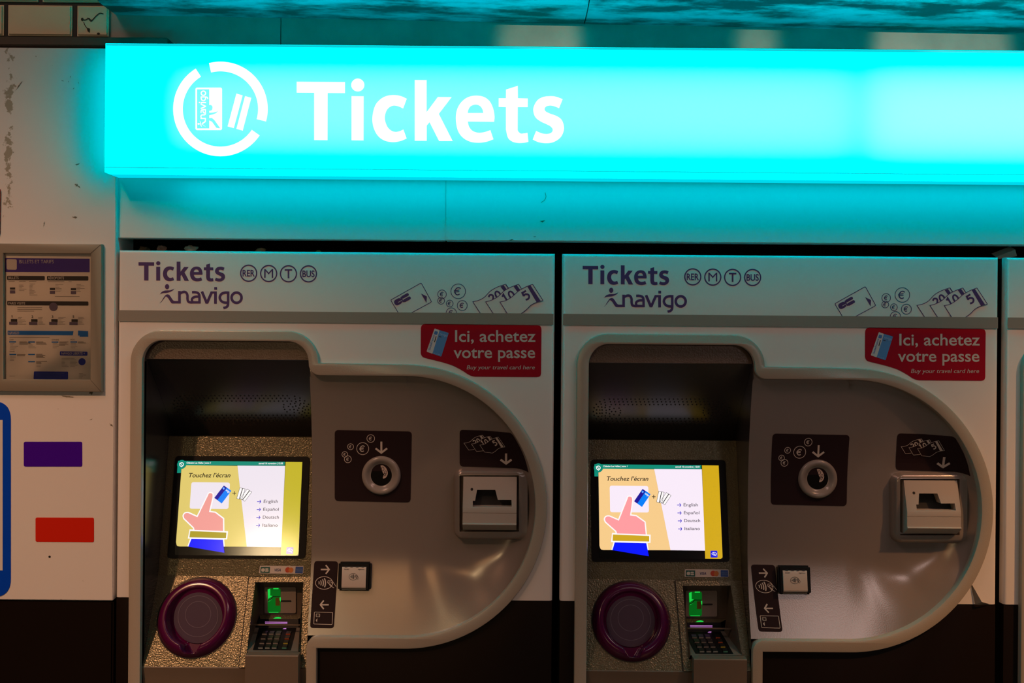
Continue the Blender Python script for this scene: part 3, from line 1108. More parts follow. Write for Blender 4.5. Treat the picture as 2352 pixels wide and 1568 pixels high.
def build_red_sticker(root):
    c = crop(950, 735, 7.587)
    F = Flat(c)
    F.fill(path([(128, 140), (140, 98), (165, 75), (205, 66)], [(2150, 88), (2200, 100), (2222, 130), (2229, 165)], [(2221, 925), (2210, 965), (2185, 985), (2145, 993)],
                [(1070, 984), (1010, 972), (950, 945), (880, 898), (790, 845), (690, 795), (590, 760), (470, 725), (300, 683), (190, 655), (145, 625), (125, 580)]))
    st = F.build('pass_sticker', RED, root, F0, 0.0006)
    F = Flat(c)
    F.text('Ici, achetez', 722, 2124, 374, 196, 0.012)
    F.build('lettering', STKTXT, st, F0, 0.0010)
    F = Flat(c)
    F.text('votre passe', 698, 2117, 658, 196, 0.012)
    F.build('lettering', STKTXT, st, F0, 0.0010)
    F = Flat(c)
    F.text('Buy your travel card here', 926, 2108, 856, 70, 0.002, 0.2)
    F.build('lettering', STKTXT, st, F0, 0.0010)
    F = Flat(c)
    F.fill(rquad([(366, 143), (455, 175), (328, 585), (226, 548)], 14))
    F.build('pass_card', mat('card white', (0.62, 0.62, 0.64), 0.4), st, F0, 0.0010)
    F = Flat(c)
    F.fill(rquad([(455, 175), (613, 222), (482, 636), (328, 584)], 12))
    F.build('pass_card_panel', mat('card blue', (0.06, 0.25, 0.58), 0.4), st, F0, 0.0010)
    F = Flat(c)
    F.fill(rquad([(372, 186), (426, 200), (410, 258), (352, 244)], 14))
    F.text('IledeFrance', 290, 560, 522, 34, 0.01, 0, math.radians(-73), (290, 522))
    F.build('pass_emblem', mat('card mid blue', (0.04, 0.18, 0.50), 0.4), st, F0, 0.0013)
    F = Flat(c)
    F.fill([(388, 280), (402, 284), (372, 386), (358, 380)])
    F.fill([(444, 276), (486, 288), (482, 302), (440, 290)])
    F.build('pass_dark_print', mat('card ink', (0.02, 0.02, 0.03), 0.4), st, F0, 0.0013)
    F = Flat(c)
    F.text('navigo', 455, 590, 252, 40, 0.0, 0, math.radians(17), (455, 252))
    F.build('pass_pale_print', mat('card pale', (0.35, 0.5, 0.75), 0.4), st, F0, 0.0013)
    F = Flat(c)
    F.text('04 12 34', 345, 460, 580, 16, 0.0, 0, math.radians(16), (345, 580))
    F.build('pass_pale_print', mat('card pale', (0.35, 0.5, 0.75), 0.4), st, F0, 0.0013)


def build_card_reader(root):
    """round plum reader dish on the shelf"""
    cx = ray_plane(452.5, 1417, HA, HB) - Vector((X1, 0, 0))
    k = 1 / math.sqrt(1 + HB * HB)
    nrm = Vector((0, -k, HB * k))
    up = Vector((0, HB * k, k))
    ex = Vector((1, 0, 0))
    R = 0.0915
    floor_h = lambda q: -0.010 + 0.36 * (q + 0.004)

    def h(r, th):
        p, q = r * math.cos(th), r * math.sin(th)
        fl = floor_h(q)
        rr = r / R
        rim = 0.021 * (1 - max(0, (rr - 0.80) / 0.2) ** 2.2) if rr > 0.80 else 0.021
        t = min(1, max(0, (rr - 0.665) / 0.075))
        t = t * t * (3 - 2 * t)
        v = fl + (rim - fl) * t
        if q < -0.5 * R and rr < 0.93:
            wn = 0.017 * (1 - max(0, rr - 0.68) / 0.30)
            e = min(1, max(0, (abs(p) - wn) / 0.011))
            e = e * e * (3 - 2 * e)
            deep = min(v, floor_h(-0.60 * R) - 0.002)
            if rr > 0.84:
                g = min(1, (rr - 0.84) / 0.08)
                deep += (v - deep) * g * g * (3 - 2 * g)
            v = deep + (v - deep) * e
        return v
    bm = bmesh.new()
    N = 240
    rs = [0.02, 0.2, 0.4, 0.55, 0.62, 0.65, 0.67, 0.685, 0.70, 0.715, 0.73, 0.75, 0.77, 0.80, 0.83, 0.86, 0.89, 0.92, 0.94, 0.96, 0.975, 0.99, 1.0]
    rows = []
    for r in rs:
        rows.append([bm.verts.new(cx + ex * (r * R * math.cos(2 * math.pi * i / N)) + up * (r * R * math.sin(2 * math.pi * i / N)) + nrm * h(r * R, 2 * math.pi * i / N)) for i in range(N)])
    for a, b in zip(rows, rows[1:]):
        for i in range(N):
            j = (i + 1) % N
            bm.faces.new((a[i], b[i], b[j], a[j]))
    bm.faces.new(rows[0])
    bmesh.ops.recalc_face_normals(bm, faces=bm.faces)
    rd = mesh_ob('card_reader', bm, PLUM, root, 60)
    # touch pad on the tilted floor of the dish
    fu = (up + nrm * 0.36).normalized()
    fnv = (nrm - up * 0.36).normalized()
    cf = cx + nrm * floor_h(0)

    def fpad(x, y, off):
        return cf + ex * x + fu * y + fnv * off
    F = Flat()
    n = 48
    F.fill([(0.0575 * math.cos(2 * math.pi * i / n), 0.0575 * math.sin(2 * math.pi * i / n) * 1.02) for i in range(n)])
    F.build('touch_pad', mat('grey plum pad', (0.085, 0.055, 0.095), 0.33, 0, 0.5), rd, fpad, 0.0006)
    G = Flat()
    G.ring(0, 0.004, 0.047, 0.0013, 0.047, 60)
    G.ring(0, 0.008, 0.030, 0.0013, 0.030, 48)
    G.build('pad_ring_print', mat('pad line', (0.18, 0.14, 0.20), 0.4), rd, fpad, 0.0012)
    F = Flat()
    F.ring(0, 0, R + 0.0006, 0.0016, None, 72)
    F.build('reader_gap', DARK, rd, lambda x, y, off: cx + ex * x + up * y + nrm * off, 0.0024)
    return rd


def build_card_terminal(root):
    fr = Flat()
    hole = [(587, 1337), (697, 1337), (684, 1505), (567, 1505)]
    def u_at(x, v):
        u = 740.0
        for _ in range(6):
            u += (x - FH(u, v, 0).x) * 1000 * 0.95
        return u
    fr.fill([(573, 1325), (u_at(0.4405, 1325), 1325), (u_at(0.4405, 1533), 1533), (550, 1533)], hole)
    ct = fr.build('card_terminal', LEATHER, root, FH, 0.0030)
    Flat().stroke([(572, 1324), (549, 1533)], 1.8).build('seam', DARK, ct, FH, 0.0022)
    tl, trr, brr, blq = [FH(u, v, 0.003) for u, v in hole]
    YB = 0.118
    zt, zs = tl.z, ray_plane(640, 1412, YB).z
    p1 = [Vector((q.x, YB, tl.z)) for q in (tl, trr)]
    kb0, kb1 = [ray_plane(u, 1441, 0.100) - Vector((X1, 0, 0)) for u in (586, 690)]
    kf0, kf1 = [ray_plane(u, 1496, 0.002) - Vector((X1, 0, 0)) for u in (567, 685)]
    bl_ = Vector((tl.x + (blq.x - tl.x) * 0.35, YB, zs))
    br_ = Vector((trr.x + (brr.x - trr.x) * 0.35, YB, zs))
    quads('terminal_pocket', [[tl, p1[0], bl_], [tl, bl_, kb0, kf0], [tl, kf0, blq], [trr, br_, p1[1]], [trr, kf1, kb1, br_], [trr, brr, kf1], [tl, trr, p1[1], p1[0]], [p1[0], p1[1], br_, bl_]],
          mat('pocket brown plastic', (0.10, 0.075, 0.055), 0.4, 0, 0.4, 0.3, 420, 0.0005), ct)
    f3 = fn_plane(YB, 0, X1)
    rdr = Flat().fill(rrect(608.5, 1347, 680.5, 1406.5, 3)).build('card_slot_plate', mat('slot plate metal', (0.28, 0.23, 0.19), 0.38, 0.2), root, f3, 0.004)
    F = Flat()
    F.fill(rrect(616, 1349.5, 645.5, 1405, 4))
    F.build('green_funnel', mat('green lit plastic', (0.0, 0.08, 0.01), 0.3, emit=(0.0, 0.10, 0.006), emit_s=1.0), rdr, f3, 0.0046)
    F = Flat()
    F.fill([(616, 1352), (622, 1350), (622, 1366), (627, 1367), (617, 1373.5)])
    F.fill([(629, 1349), (641, 1349), (641, 1351.2), (629, 1351.2)])
    F.fill([(617, 1377), (626, 1374.5), (619, 1379.5)])
    F.fill([(643.5, 1370), (646, 1370), (646, 1380), (643.5, 1376)])
    F.fill([(619, 1403.6), (641, 1403.6), (641, 1405), (619, 1405)])
    F.build('green_highlight', mat('green lit edge and reflection', (0.0, 0.1, 0.02), 0.3, emit=(0.01, 0.62, 0.06), emit_s=1.0), rdr, f3, 0.0052)
    F = Flat()
    F.fill([(634, 1371), (644, 1371), (644, 1389), (634, 1389)])
    F.build('funnel_tongue', mat('olive plastic', (0.13, 0.10, 0.01), 0.4), rdr, f3, 0.0052)
    F = Flat()
    F.stroke(crom([(616, 1377.5), (623, 1375), (628, 1368.6), (634, 1368.2), (645, 1368.4)]), 1.8)
    F.fill(rrect(646, 1376.4, 670, 1379.6, 1.2))
    F.build('card_slot', DARK, rdr, f3, 0.0058)
    # receipt slot and keypad
    zr0 = ray_plane(640, 1413, 0.112).z
    e0, e1 = [ray_plane(u, 1421, 0.108) - Vector((X1, 0, 0)) for u in (598, 685)]
    quads('receipt_ledge', [[Vector((bl_.x, YB - 0.001, zs)), Vector((br_.x, YB - 0.001, zs)), e1, e0]], LEATHER, ct)
    quads('receipt_panel', [[e0, e1, kb1 + Vector((-0.004, 0, 0)), kb0 + Vector((0.004, 0, 0))]], BLACKP, ct)
    f4 = fn_plane(0.098, 0, X1)
    F = Flat()
    F.fill([(610, 1426), (661, 1426.6), (661, 1428.4), (609.5, 1427.8)])
    F.fill([(610, 1429.2), (661, 1429.6), (661, 1431), (610, 1430.6)])
    F.fill([(607, 1443), (649, 1443.2), (653, 1441), (658.5, 1440.6), (658, 1444.6), (607, 1444.8)])
    F.build('receipt_light', mat('mauve light', (0.1, 0.05, 0.1), 0.3, emit=srgb(205, 130, 215), emit_s=0.8), ct, f4, 0.004)
    F = Flat()
    F.fill([(633, 1416.5), (640, 1415.8), (646, 1417), (646, 1419.6), (628, 1419.6)])
    F.build('green_reflex', mat('green lit edge and reflection', (0.0, 0.1, 0.02)), ct, fn_plane(0.110, 0, X1), 0.002)  # green reflection of the lit funnel, put in as a glowing patch
    b0 = ray_plane(577, 1433.6, 0.062) - Vector((X1, 0, 0))
    b1 = ray_plane(690, 1437, 0.062) - Vector((X1, 0, 0))
    box('receipt_bar', (b0.x, 0.060, b1.z), (b1.x, 0.067, b0.z), mat('bar brown metal', (0.17, 0.13, 0.10), 0.35, 0.3), ct, 0.0010)
    # keypad surface
    kb = (kb0.y - kf0.y) / (kb0.z - kf0.z)
    ka = kf0.y - kb * kf0.z
    fk = fn_plane(ka, kb, X1)
    kp = quads('keypad', [[kb0, kb1, kf1, kf0]], mat('tray brown metal', (0.16, 0.14, 0.12), 0.4, 0.1, 0.5, 0.3, 400, 0.0005), root)
    Flat().fill([(595, 1442), (681, 1442), (669.5, 1494.3), (581, 1493)]).build('keypad_plate', BLACKP, kp, fk, 0.0008)
    KT = mat('key black', (0.012, 0.012, 0.013), 0.3)
    sl = Vector((0, kb, 1)).normalized()
    kn = Vector((0, -1, kb)).normalized()
    tints = [(0.27, 0.25, 0.24)] * 3
    for r in range(4):
        v = 1458.2 + 10.6 * r
        sft = (3 - r) * 3.0
        ends = [(0.45, 0.08, 0.03), (0.45, 0.09, 0.03), (0.45, 0.40, 0.05), (0.10, 0.40, 0.28)][r]
        for c, (u0, u1) in enumerate(((593, 603.8), (608.8, 619.5), (624.3, 635.2), (647.7, 658))):
            a = fk(u0 + sft, v, 0.0005)
            b = fk(u1 + sft, v, 0.0005)
            d = sl * (0.0125 if sl.y > 0 else -0.0125)
            up = kn * 0.0034
            bm = bmesh.new()
            q = [bm.verts.new(p) for p in (a, b, b + d, a + d, a + up, b + up, b + d + up, a + d + up)]
            fs_ = [bm.faces.new([q[i] for i in f]) for f in ((0, 1, 5, 4), (4, 5, 6, 7), (1, 2, 6, 5), (2, 3, 7, 6), (3, 0, 4, 7))]
            for f in fs_[1:]:
                f.material_index = 1
            bmesh.ops.recalc_face_normals(bm, faces=bm.faces)
            col = ends if c == 3 else (tints[0] if r < 3 else (0.36, 0.42, 0.42))
            ko = mesh_ob('key', bm, mat('key edge %d %d' % (r if c == 3 else 9, 0 if r < 3 else 1), col, 0.4), kp, 0)
            ko.data.materials.append(KT)
    # front lip and apron of the tray
    l0 = ray_plane(563, 1505, -0.022) - Vector((X1, 0, 0))
    l1 = ray_plane(685, 1505, -0.022) - Vector((X1, 0, 0))
    TRAY = mat('tray brown metal', (0.16, 0.14, 0.12))
    lip = [(kf0.y, kf0.z), (-0.0205, l0.z + 0.0006), (-0.022, l0.z - 0.0015), (-0.022, 0.78), (kf0.y + 0.002, 0.78)]
    bm = bmesh.new()
    a = [bm.verts.new((l0.x, y, z)) for y, z in lip]
    b = [bm.verts.new((l1.x, y, z)) for y, z in lip]
    bm.faces.new(a)
    bm.faces.new(list(reversed(b)))
    for i in range(len(a)):
        j = (i + 1) % len(a)
        bm.faces.new((a[j], a[i], b[i], b[j]))
    bmesh.ops.recalc_face_normals(bm, faces=bm.faces)
    mesh_ob('keypad_tray', bm, mat('apron brown metal', (0.15, 0.115, 0.085), 0.4, 0.15, 0.5, 0.5, 330, 0.0007), ct, 30)
    return ct


def build_note_reader(root):
    BZ = ray_plane(1128, 1165, 0.012) - Vector((X1, 0, 0))
    fb = fn_plane(0.010, 0, X1)
    # raised surround merging with the panel
    o = [fb(u, v, 0) for u, v in rrect(1040, 1078, 1212, 1244, 24, 8)]
    i_ = [fb(u, v, 0) for u, v in rrect(1049, 1086, 1200, 1232, 14, 8)]
    w_ = [(p.x, p.z) for p in [fb(u, v, 0) for u, v in rrect(1055, 1092, 1192, 1222, 2, 8)]]
    bm = bmesh.new()
    n = len(o)

    def dep(p):
        return Dy(p.x * 1000, (ZT - p.z) * 1000) + 0.002
    ra = [bm.verts.new((p.x, dep(p), p.z)) for p in o]
    rb = [bm.verts.new((p.x * 0.5 + q.x * 0.5, min(dep(p), 0.0200), p.z * 0.5 + q.z * 0.5)) for p, q in zip(o, i_)]
    rc = [bm.verts.new((p.x, min(0.0165, dep(p)), p.z)) for p in i_]
    rd = [bm.verts.new((x, 0.0160, z)) for x, z in w_]
    re = [bm.verts.new((x, 0.060, z)) for x, z in w_]
    for A, B in ((ra, rb), (rb, rc), (rc, rd), (rd, re)):
        for k in range(n):
            j = (k + 1) % n
            bm.faces.new((A[k], A[j], B[j], B[k]))
    bmesh.ops.recalc_face_normals(bm, faces=bm.faces)
    for f in bm.faces:
        if f.calc_center_median().y < 0.03 and f.normal.y > 0.2:
            f.normal_flip()
    sr = mesh_ob('note_reader', bm, PANEL, root, 50)
    xs, zs = [p[0] for p in w_], [p[1] for p in w_]
    x0, x1, z0, z1 = min(xs), max(xs), min(zs), max(zs)
    box('opening_backing', (x0 - 0.002, 0.058, z0 - 0.002), (x1 + 0.002, 0.061, z1 + 0.002), DARK, sr)
    # the acceptor: a stepped bezel standing in the opening
    W_ = mat('note reader grey', (0.44, 0.40, 0.36), 0.42, 0, 0.4)
    A0, A1 = x0 + 0.009, x1 - 0.006
    zz = lambda v: ray_plane(1128, v, 0.005).z
    ztop, zmid, zline, zlow, zbot = zz(1096.5), zz(1166), zz(1177), zz(1203), zz(1219)
    yt, ym = 0.018, -0.002
    prof = [(0.056, ztop), (yt, ztop), (ym, zmid), (ym, zline + 0.0006), (ym + 0.0012, zline), (ym, zline - 0.0006), (ym - 0.0005, zlow + 0.003), (ym - 0.0035, zlow + 0.0015), (ym - 0.0035, zlow), (ym + 0.004, zlow - 0.006), (0.016, zbot), (0.056, zbot)]
    bm = bmesh.new()
    inset = 0.0015
    a = [bm.verts.new((A0, y, z)) for y, z in prof]
    b = [bm.verts.new((A1, y, z)) for y, z in prof]
    n = len(prof)
    # slot cut in the slanted upper plate
    sl = lambda u, v: (1020 + u / 5.225, 970 + v / 5.225)
    slope_b = (yt - ym) / (ztop - zmid)
    slope_a = yt - slope_b * ztop
    fsn = fn_plane(slope_a, slope_b, X1)
    hole = [sl(*q) for q in ((372, 940), (395, 808), (615, 808), (645, 928), (808, 928), (812, 1012), (343, 1012), (343, 940))]
    for k in range(n - 1):
        if k == 1:
            continue
        bm.faces.new((a[k], a[k + 1], b[k + 1], b[k]))
    bm.faces.new(list(reversed(a)))
    bm.faces.new(b)
    H3 = [fsn(u, v, 0) for u, v in hole]
    outer = [Vector((A0, yt, ztop)), Vector((A1, yt, ztop)), Vector((A1, ym, zmid)), Vector((A0, ym, zmid))]
    allp = outer + H3
    vs = [bm.verts.new(p) for p in allp]
    for t in tessellate_polygon([[Vector((p.x, p.z, 0)) for p in outer], [Vector((p.x, p.z, 0)) for p in H3]]):
        bm.faces.new([vs[k] for k in t])
    inn = [bm.verts.new(p + Vector((0, 0.024, 0.0))) for p in H3]
    hv = vs[4:]
    for k in range(len(hv)):
        j = (k + 1) % len(hv)
        bm.faces.new((hv[k], hv[j], inn[j], inn[k]))
    bmesh.ops.remove_doubles(bm, verts=bm.verts, dist=1e-6)
    bmesh.ops.recalc_face_normals(bm, faces=bm.faces)
    ac = mesh_ob('note_acceptor', bm, W_, root, 25)
    quads('slot_back', [[p + Vector((0, 0.0235, 0)) for p in H3]], DARK, ac)
    Flat().disc(1083.8, 1123.4, 3, 3.2).build('indicator_light', DARK, ac, fsn, 0.0004)
    return sr


def build_machine(x0, label, lean, word):
    root = empty('ticket_machine', (x0, 0, 0))
    tag(root, label, 'ticket machine', 'ticket machines in a row')
    # cabinet: enamel front sheet, sides, top, back
    facepts = [(0, 0), (1003, 0), (1003, 797), (897, 797)] + list(reversed(arc(664, 582, 317, -90, 42.7, 40))) + [(456, 265), (456, 255)] + list(reversed(arc(392, 255, 64, 270, 360, 12)))[1:] + list(reversed(arc(106, 255, 64, 180, 270, 12))) + [(42, 797), (0, 797)]
    face = slab('front_panel', P2(facepts), 0.0, 0.02, WHITE, root, 0.008, 4, 0.6)
    zb, zt = 0.03, ZT - 0.0005
    quads('cabinet_shell', [[(0.0006, 0.012, zb), (0.0006, 0.42, zb), (0.0006, 0.42, zt), (0.0006, 0.012, zt)], [(1.0024, 0.012, zb), (1.0024, 0.42, zb), (1.0024, 0.42, zt), (1.0024, 0.012, zt)],
                            [(0.0006, 0.012, zt), (1.0024, 0.012, zt), (1.0024, 0.42, zt), (0.0006, 0.42, zt)], [(0.0006, 0.42, zb), (1.0024, 0.42, zb), (1.0024, 0.42, zt), (0.0006, 0.42, zt)]], mat('dark cabinet steel', (0.012, 0.011, 0.011), 0.6), root)
    hi = list(reversed(arc(664, 582, 317, 42.7, 90, 20)))
    slab('plinth_panel', P2([(897, 797.8), (1003, 797.8), (1003, 1780), (457, 1780), (457, 899)] + hi[:-1]), 0.001, 0.02, BLACK, root, 0.004)
    slab('plinth_panel', P2([(0, 797.8), (42, 797.8), (42, 1780), (0, 1780)]), 0.001, 0.02, BLACK, root, 0.004)
    outer = [(34, 1850), (34, 255)] + arc(106, 255, 72, 180, 270, 18)[1:] + arc(392, 255, 72, 270, 360, 18) + [(664, 257)] + arc(664, 582, 325, -90, 90, 64)[1:] + [(465, 907), (465, 1850)]
    inner = [(62, 1824), (62, 255)] + arc(106, 255, 44, 180, 270, 14, 48)[1:] + arc(394, 255, 47, 270, 360, 14, 48) + arc(468, 257, 27, 180, 90, 8)[1:] + [(664, 284)] + arc(664, 582, 298, -90, 90, 64)[1:] + [(468, 880)] + arc(468, 907, 27, 270, 180, 8)[1:] + [(441, 1824)]
    holed_slab('trim_frame', P2(outer), P2(inner), -0.012, 0.012, GREYTRIM, root, 0.0030, 2)
    # payment panel
    bm = bmesh.new()
    B, A = [], []
    xs_ = [440.7, 442, 445, 452] + [460 + 12 * k for k in range(17)] + [662]
    for x in xs_:
        B.append((x, 258)), A.append((x, 582))
    for t in range(-90, 91, 2):
        B.append((664 + RI * math.cos(math.radians(t)), 582 + RI * math.sin(math.radians(t)))), A.append((664, 582))
    for x in reversed(xs_):
        B.append((x, 882)), A.append((x, 582))
    ts = [0, 0.003, 0.008, 0.014, 0.02, 0.028, 0.038, 0.05, 0.065, 0.085, 0.11, 0.14, 0.18, 0.23, 0.29, 0.36, 0.44, 0.52, 0.60, 0.68, 0.8, 0.92, 1.0]
    rows = []
    for p, q in zip(B, A):
        row = []
        for t in ts:
            x, y = p[0] + (q[0] - p[0]) * t, p[1] + (q[1] - p[1]) * t
            row.append(bm.verts.new((x / 1000, Dy(x, y), ZT - y / 1000)))
        rows.append(row)
    for a, b in zip(rows, rows[1:]):
        for k in range(len(ts) - 1):
            bm.faces.new((a[k], b[k], b[k + 1], a[k + 1]))
    bmesh.ops.remove_doubles(bm, verts=bm.verts, dist=2e-5)
    bmesh.ops.dissolve_degenerate(bm, edges=bm.edges, dist=1e-6)
    bmesh.ops.recalc_face_normals(bm, faces=bm.faces)
    if sum(f.normal.y for f in bm.faces) > 0:
        bmesh.ops.reverse_faces(bm, faces=bm.faces)
    pay = mesh_ob('payment_panel', bm, PANEL, root, 60)
    # recess
    lin = [(62, 1824), (62, 255)] + arc(106, 255, 44, 180, 270, 14, 48)[1:] + arc(394, 255, 47, 270, 360, 14, 48) + [(441, 284 + 4 * k) for k in range(8)] + [(441, 330 + 40 * k) for k in range(15)] + [(441, 1824)]
    bm = bmesh.new()
    prev = None
    for x, y in lin:
        yf = Dy(440, y) if (x > 440 and 284 < y < 881) else 0.0
        a = bm.verts.new((x / 1000, yf, ZT - y / 1000))
        b = bm.verts.new((x / 1000, 0.30, ZT - y / 1000))
        if prev:
            bm.faces.new((prev[0], a, b, prev[1]))
        prev = (a, b)
    bmesh.ops.recalc_face_normals(bm, faces=bm.faces)
    rec = mesh_ob('recess_lining', bm, mat('dark recess metal', (0.07, 0.062, 0.058), 0.2, 0.6, 0.5), root, 40)
    XA, XB = 0.0622, 0.4408
    z_led = ray_plane(520, 1002, SA, SB).z
    y_led = SA + SB * z_led
    z_low = _p.z
    extrude_profile('brow_panel', [(0.012, ZT - 0.204), (0.012, 1.5535), (0.0145, 1.5525)], XA, XB, mat('brow brown metal', (0.15, 0.11, 0.085), 0.34, 0.2, 0.6, 0.8, 300, 0.001), root, 0.01)
    soff = extrude_profile('speaker_panel', [(0.0145, 1.5525), (0.196, 1.5525 - 0.1815 / 0.93)], XA, XB, SOFFIT, root)
    # perforations of the loudspeaker
    SOb = -0.93
    SOa = 0.0145 + 0.93 * 1.5525
    fso = fn_plane(SOa, SOb, X2)
    F = Flat()
    holes = []
    xl, xr_, yc = 1400, 1640, 945.0
    for k in range(25):
        for j in range(3):
            holes.append((xl + 9.8 * k + 2.0 * j, 916.5 + 6.2 * j))
            holes.append((xl + 9.8 * k - 2.0 * j, 973.5 - 6.2 * j))
    for side, cx in ((-1, xl), (1, xr_)):
        for j, (rx, ry, nn) in enumerate(((37, 28.5, 9), (30, 22.3, 8), (23, 16.1, 6))):
            for k in range(nn):
                t = math.radians(-80 + 160 * (k + 0.5) / nn)
                holes.append((cx + side * rx * math.cos(t), yc + ry * math.sin(t)))
        for rx, ry, nn in ((16, 11, 9), (7, 5, 5)):
            for k in range(nn):
                holes.append((cx + side * 2 + rx * math.cos(2 * math.pi * k / nn), yc + ry * math.sin(2 * math.pi * k / nn)))
        for k in range(4):
            holes.append((cx - side * (22 + 3 * (k in (1, 2))), yc - 8 + 5.4 * k))
    for x, y in holes:
        F.disc(x, y, 1.7, 1.25, 8)
    F.build('speaker_grille', DARK, soff, fso, 0.0006)
    # display surround down to the shelf
    sur = extrude_profile('display_surround', [(0.215, z_led - 0.012), (y_led + 0.004, z_led + 0.0006), (y_led, z_led - 0.0008), (_p.y + 0.0012, z_low + 0.006), (_p.y, z_low)], XA, XB, LEATHER, root)
    # payment logo strip
    c2 = crop(1330, 1040, 5.4077)
    st = Flat(c2).fill(rquad([(1312, 1443), (1856, 1446), (1858, 1543), (1310, 1538)], 14)).build('payment_sticker', mat('logo strip white', (0.55, 0.50, 0.47), 0.4), sur, FS2, 0.0008)

    def pr(nm, colr, draw, off=0.0012):
        f = Flat(c2)
        draw(f)
        f.build('logo', mat(nm, colr, 0.4), sur, FS2, off)
    pr('logo green', (0.005, 0.085, 0.07), lambda f: f.fill([(1325, 1455), (1441, 1457), (1441, 1534), (1325, 1530)]))

    def cbmark(f):
        f.fill(rquad([(1336, 1474), (1380, 1474), (1380, 1516), (1336, 1516)], 19))
        f.fill(rquad([(1384, 1474), (1424, 1474), (1424, 1493), (1384, 1493)], 9))
        f.fill(rquad([(1384, 1497), (1428, 1497), (1428, 1516), (1384, 1516)], 9))
    pr('logo pale', (0.55, 0.55, 0.50), cbmark, 0.0015)
    pr('logo navy', (0.02, 0.025, 0.14), lambda f: f.text('VISA', 1492, 1578, 1511, 32, 0.02, 0.2))
    pr('logo red', (0.45, 0.045, 0.01), lambda f: f.disc(1664, 1494, 33, 34))
    pr('logo orange', (0.55, 0.16, 0.02), lambda f: f.disc(1703, 1497, 31, 33), 0.0014)
    pr('logo blue', (0.01, 0.06, 0.30), lambda f: f.fill([(1758, 1452), (1850, 1455), (1852, 1539), (1758, 1536)]))
    pr('logo light blue', (0.10, 0.18, 0.42), lambda f: (f.text('AMERICAN', 1764, 1838, 1494, 14, 0.02), f.text('EXPRESS', 1776, 1846, 1514, 14, 0.02)), 0.0016)
    # shelf
    s0, s1 = FH(572, 1324, 0), FH(549, 1533, 0)
    zq, zp = _q.z, _p.z
    bm = bmesh.new()
    T = 0.006
    pts = [Vector((XA, _p.y, zp)), Vector((s0.x, _p.y, zp)), Vector((s1.x, _q.y + 0.001, zq)), Vector((XA, _q.y + 0.001, zq))]
    dc = ray_plane(452.5, 1417, HA, HB) - Vector((X1, 0, 0))
    kk = 1 / math.sqrt(1 + HB * HB)
    upv = Vector((0, HB * kk, kk))
    cut = [dc + Vector((0.0890 * math.cos(2 * math.pi * i / 64), 0, 0)) + upv * (0.0890 * math.sin(2 * math.pi * i / 64)) for i in range(64)]
    both = pts + cut
    va = [bm.verts.new(p) for p in both]
    vb = [bm.verts.new(p + Vector((0, T, -T * 0.4))) for p in both]
    for t in tessellate_polygon([[Vector((p.x, p.z, 0)) for p in pts], [Vector((p.x, p.z, 0)) for p in cut]]):
        bm.faces.new([va[i] for i in t])
        bm.faces.new([vb[i] for i in reversed(t)])
    for idx in (list(range(4)), list(range(4, 68))):
        for i, j in zip(idx, idx[1:] + idx[:1]):
            bm.faces.new((va[j], va[i], vb[i], vb[j]))
    bmesh.ops.recalc_face_normals(bm, faces=bm.faces)
    mesh_ob('shelf', bm, LEATHER, root, 30)
    extrude_profile('lower_apron', [(0.002, zq + 0.0008), (-0.0005, zq - 0.002), (0.001, zq - 0.012), (0.004, zq - 0.03), (0.004, 0.60)], XA, XB, mat('apron brown metal', (0.15, 0.115, 0.085)), root)
    build_card_reader(root)
    build_card_terminal(root)
    build_screen(root, word)
    build_header(face)
    build_red_sticker(root)
    # coin label and slot
    cl = Flat().fill(rquad([(769, 987), (946, 990.5), (943, 1153.5), (769, 1150)], 9)).build('coin_label', LABEL, pay, fnD, 0.0008, 4)
    c = crop(700, 840, 3.4083)
    F = Flat(c)
    for x, y, r in ((517, 568, 30), (359, 632, 23), (454, 647, 47), (314, 692, 22), (338, 730, 27)):
        F.ring(x, y, r, 4.5)
    for x, y, h in ((517, 568, 25), (359, 632, 19), (454, 647, 44), (314, 692, 19), (338, 730, 22)):
        draw_euro(F, x, y, h, h * 0.13 + 1.2)
    draw_arrow(F, 600, 690, 98, 15, 90, 45)
    F.build('coin_print', PALE, pay, fnD, 0.0010)
    cc = fnD(876, 1091, 0)
    ring = [(0.0455, -0.008), (0.0455, 0.0), (0.0452, 0.004), (0.0435, 0.0075), (0.0405, 0.0095), (0.037, 0.0095), (0.0335, 0.0080), (0.030, 0.0045), (0.0275, 0.0025), (0.0262, 0.0016), (0.0252, 0.0012), (0.0246, 0.0011)]
    bm = bmesh.new()
    N = 72
    rws = [[bm.verts.new(cc + Vector((r * math.cos(2 * math.pi * i / N), -h, r * math.sin(2 * math.pi * i / N)))) for i in range(N)] for r, h in ring]
    for a, b in zip(rws, rws[1:]):
        for i in range(N):
            j = (i + 1) % N
            bm.faces.new((a[i], a[j], b[j], b[i]))
    bmesh.ops.recalc_face_normals(bm, faces=bm.faces)
    if sum(f.normal.y * f.calc_area() for f in bm.faces) > 0:
        bmesh.ops.reverse_faces(bm, faces=bm.faces)
    cs = mesh_ob('coin_slot', bm, mat('coin ring grey', (0.30, 0.27, 0.25), 0.22, 0, 0.5), root, 60)
    fcs = lambda x, y, off: cc + Vector((x, -off, -y))
    Flat().disc(0, 0, 0.0247, None, 40).build('slot_cup', mat('cup black', (0.006, 0.006, 0.005), 0.5, 0, 0.1), cs, fcs, 0.0011)
    cq = crop(820, 1040, 15.683)
    f5 = fn_plane(cc.y - 0.0011, 0, X1)
    F = Flat(cq)
    F.fill(path([(848, 455), (890, 440), (960, 460), (1040, 530), (1090, 630), (1110, 720), (1090, 810), (1040, 880), (960, 925)], [(960, 925), (930, 900), (950, 830), (968, 760)], [(968, 760), (930, 700), (890, 620), (870, 540), (848, 455)]))
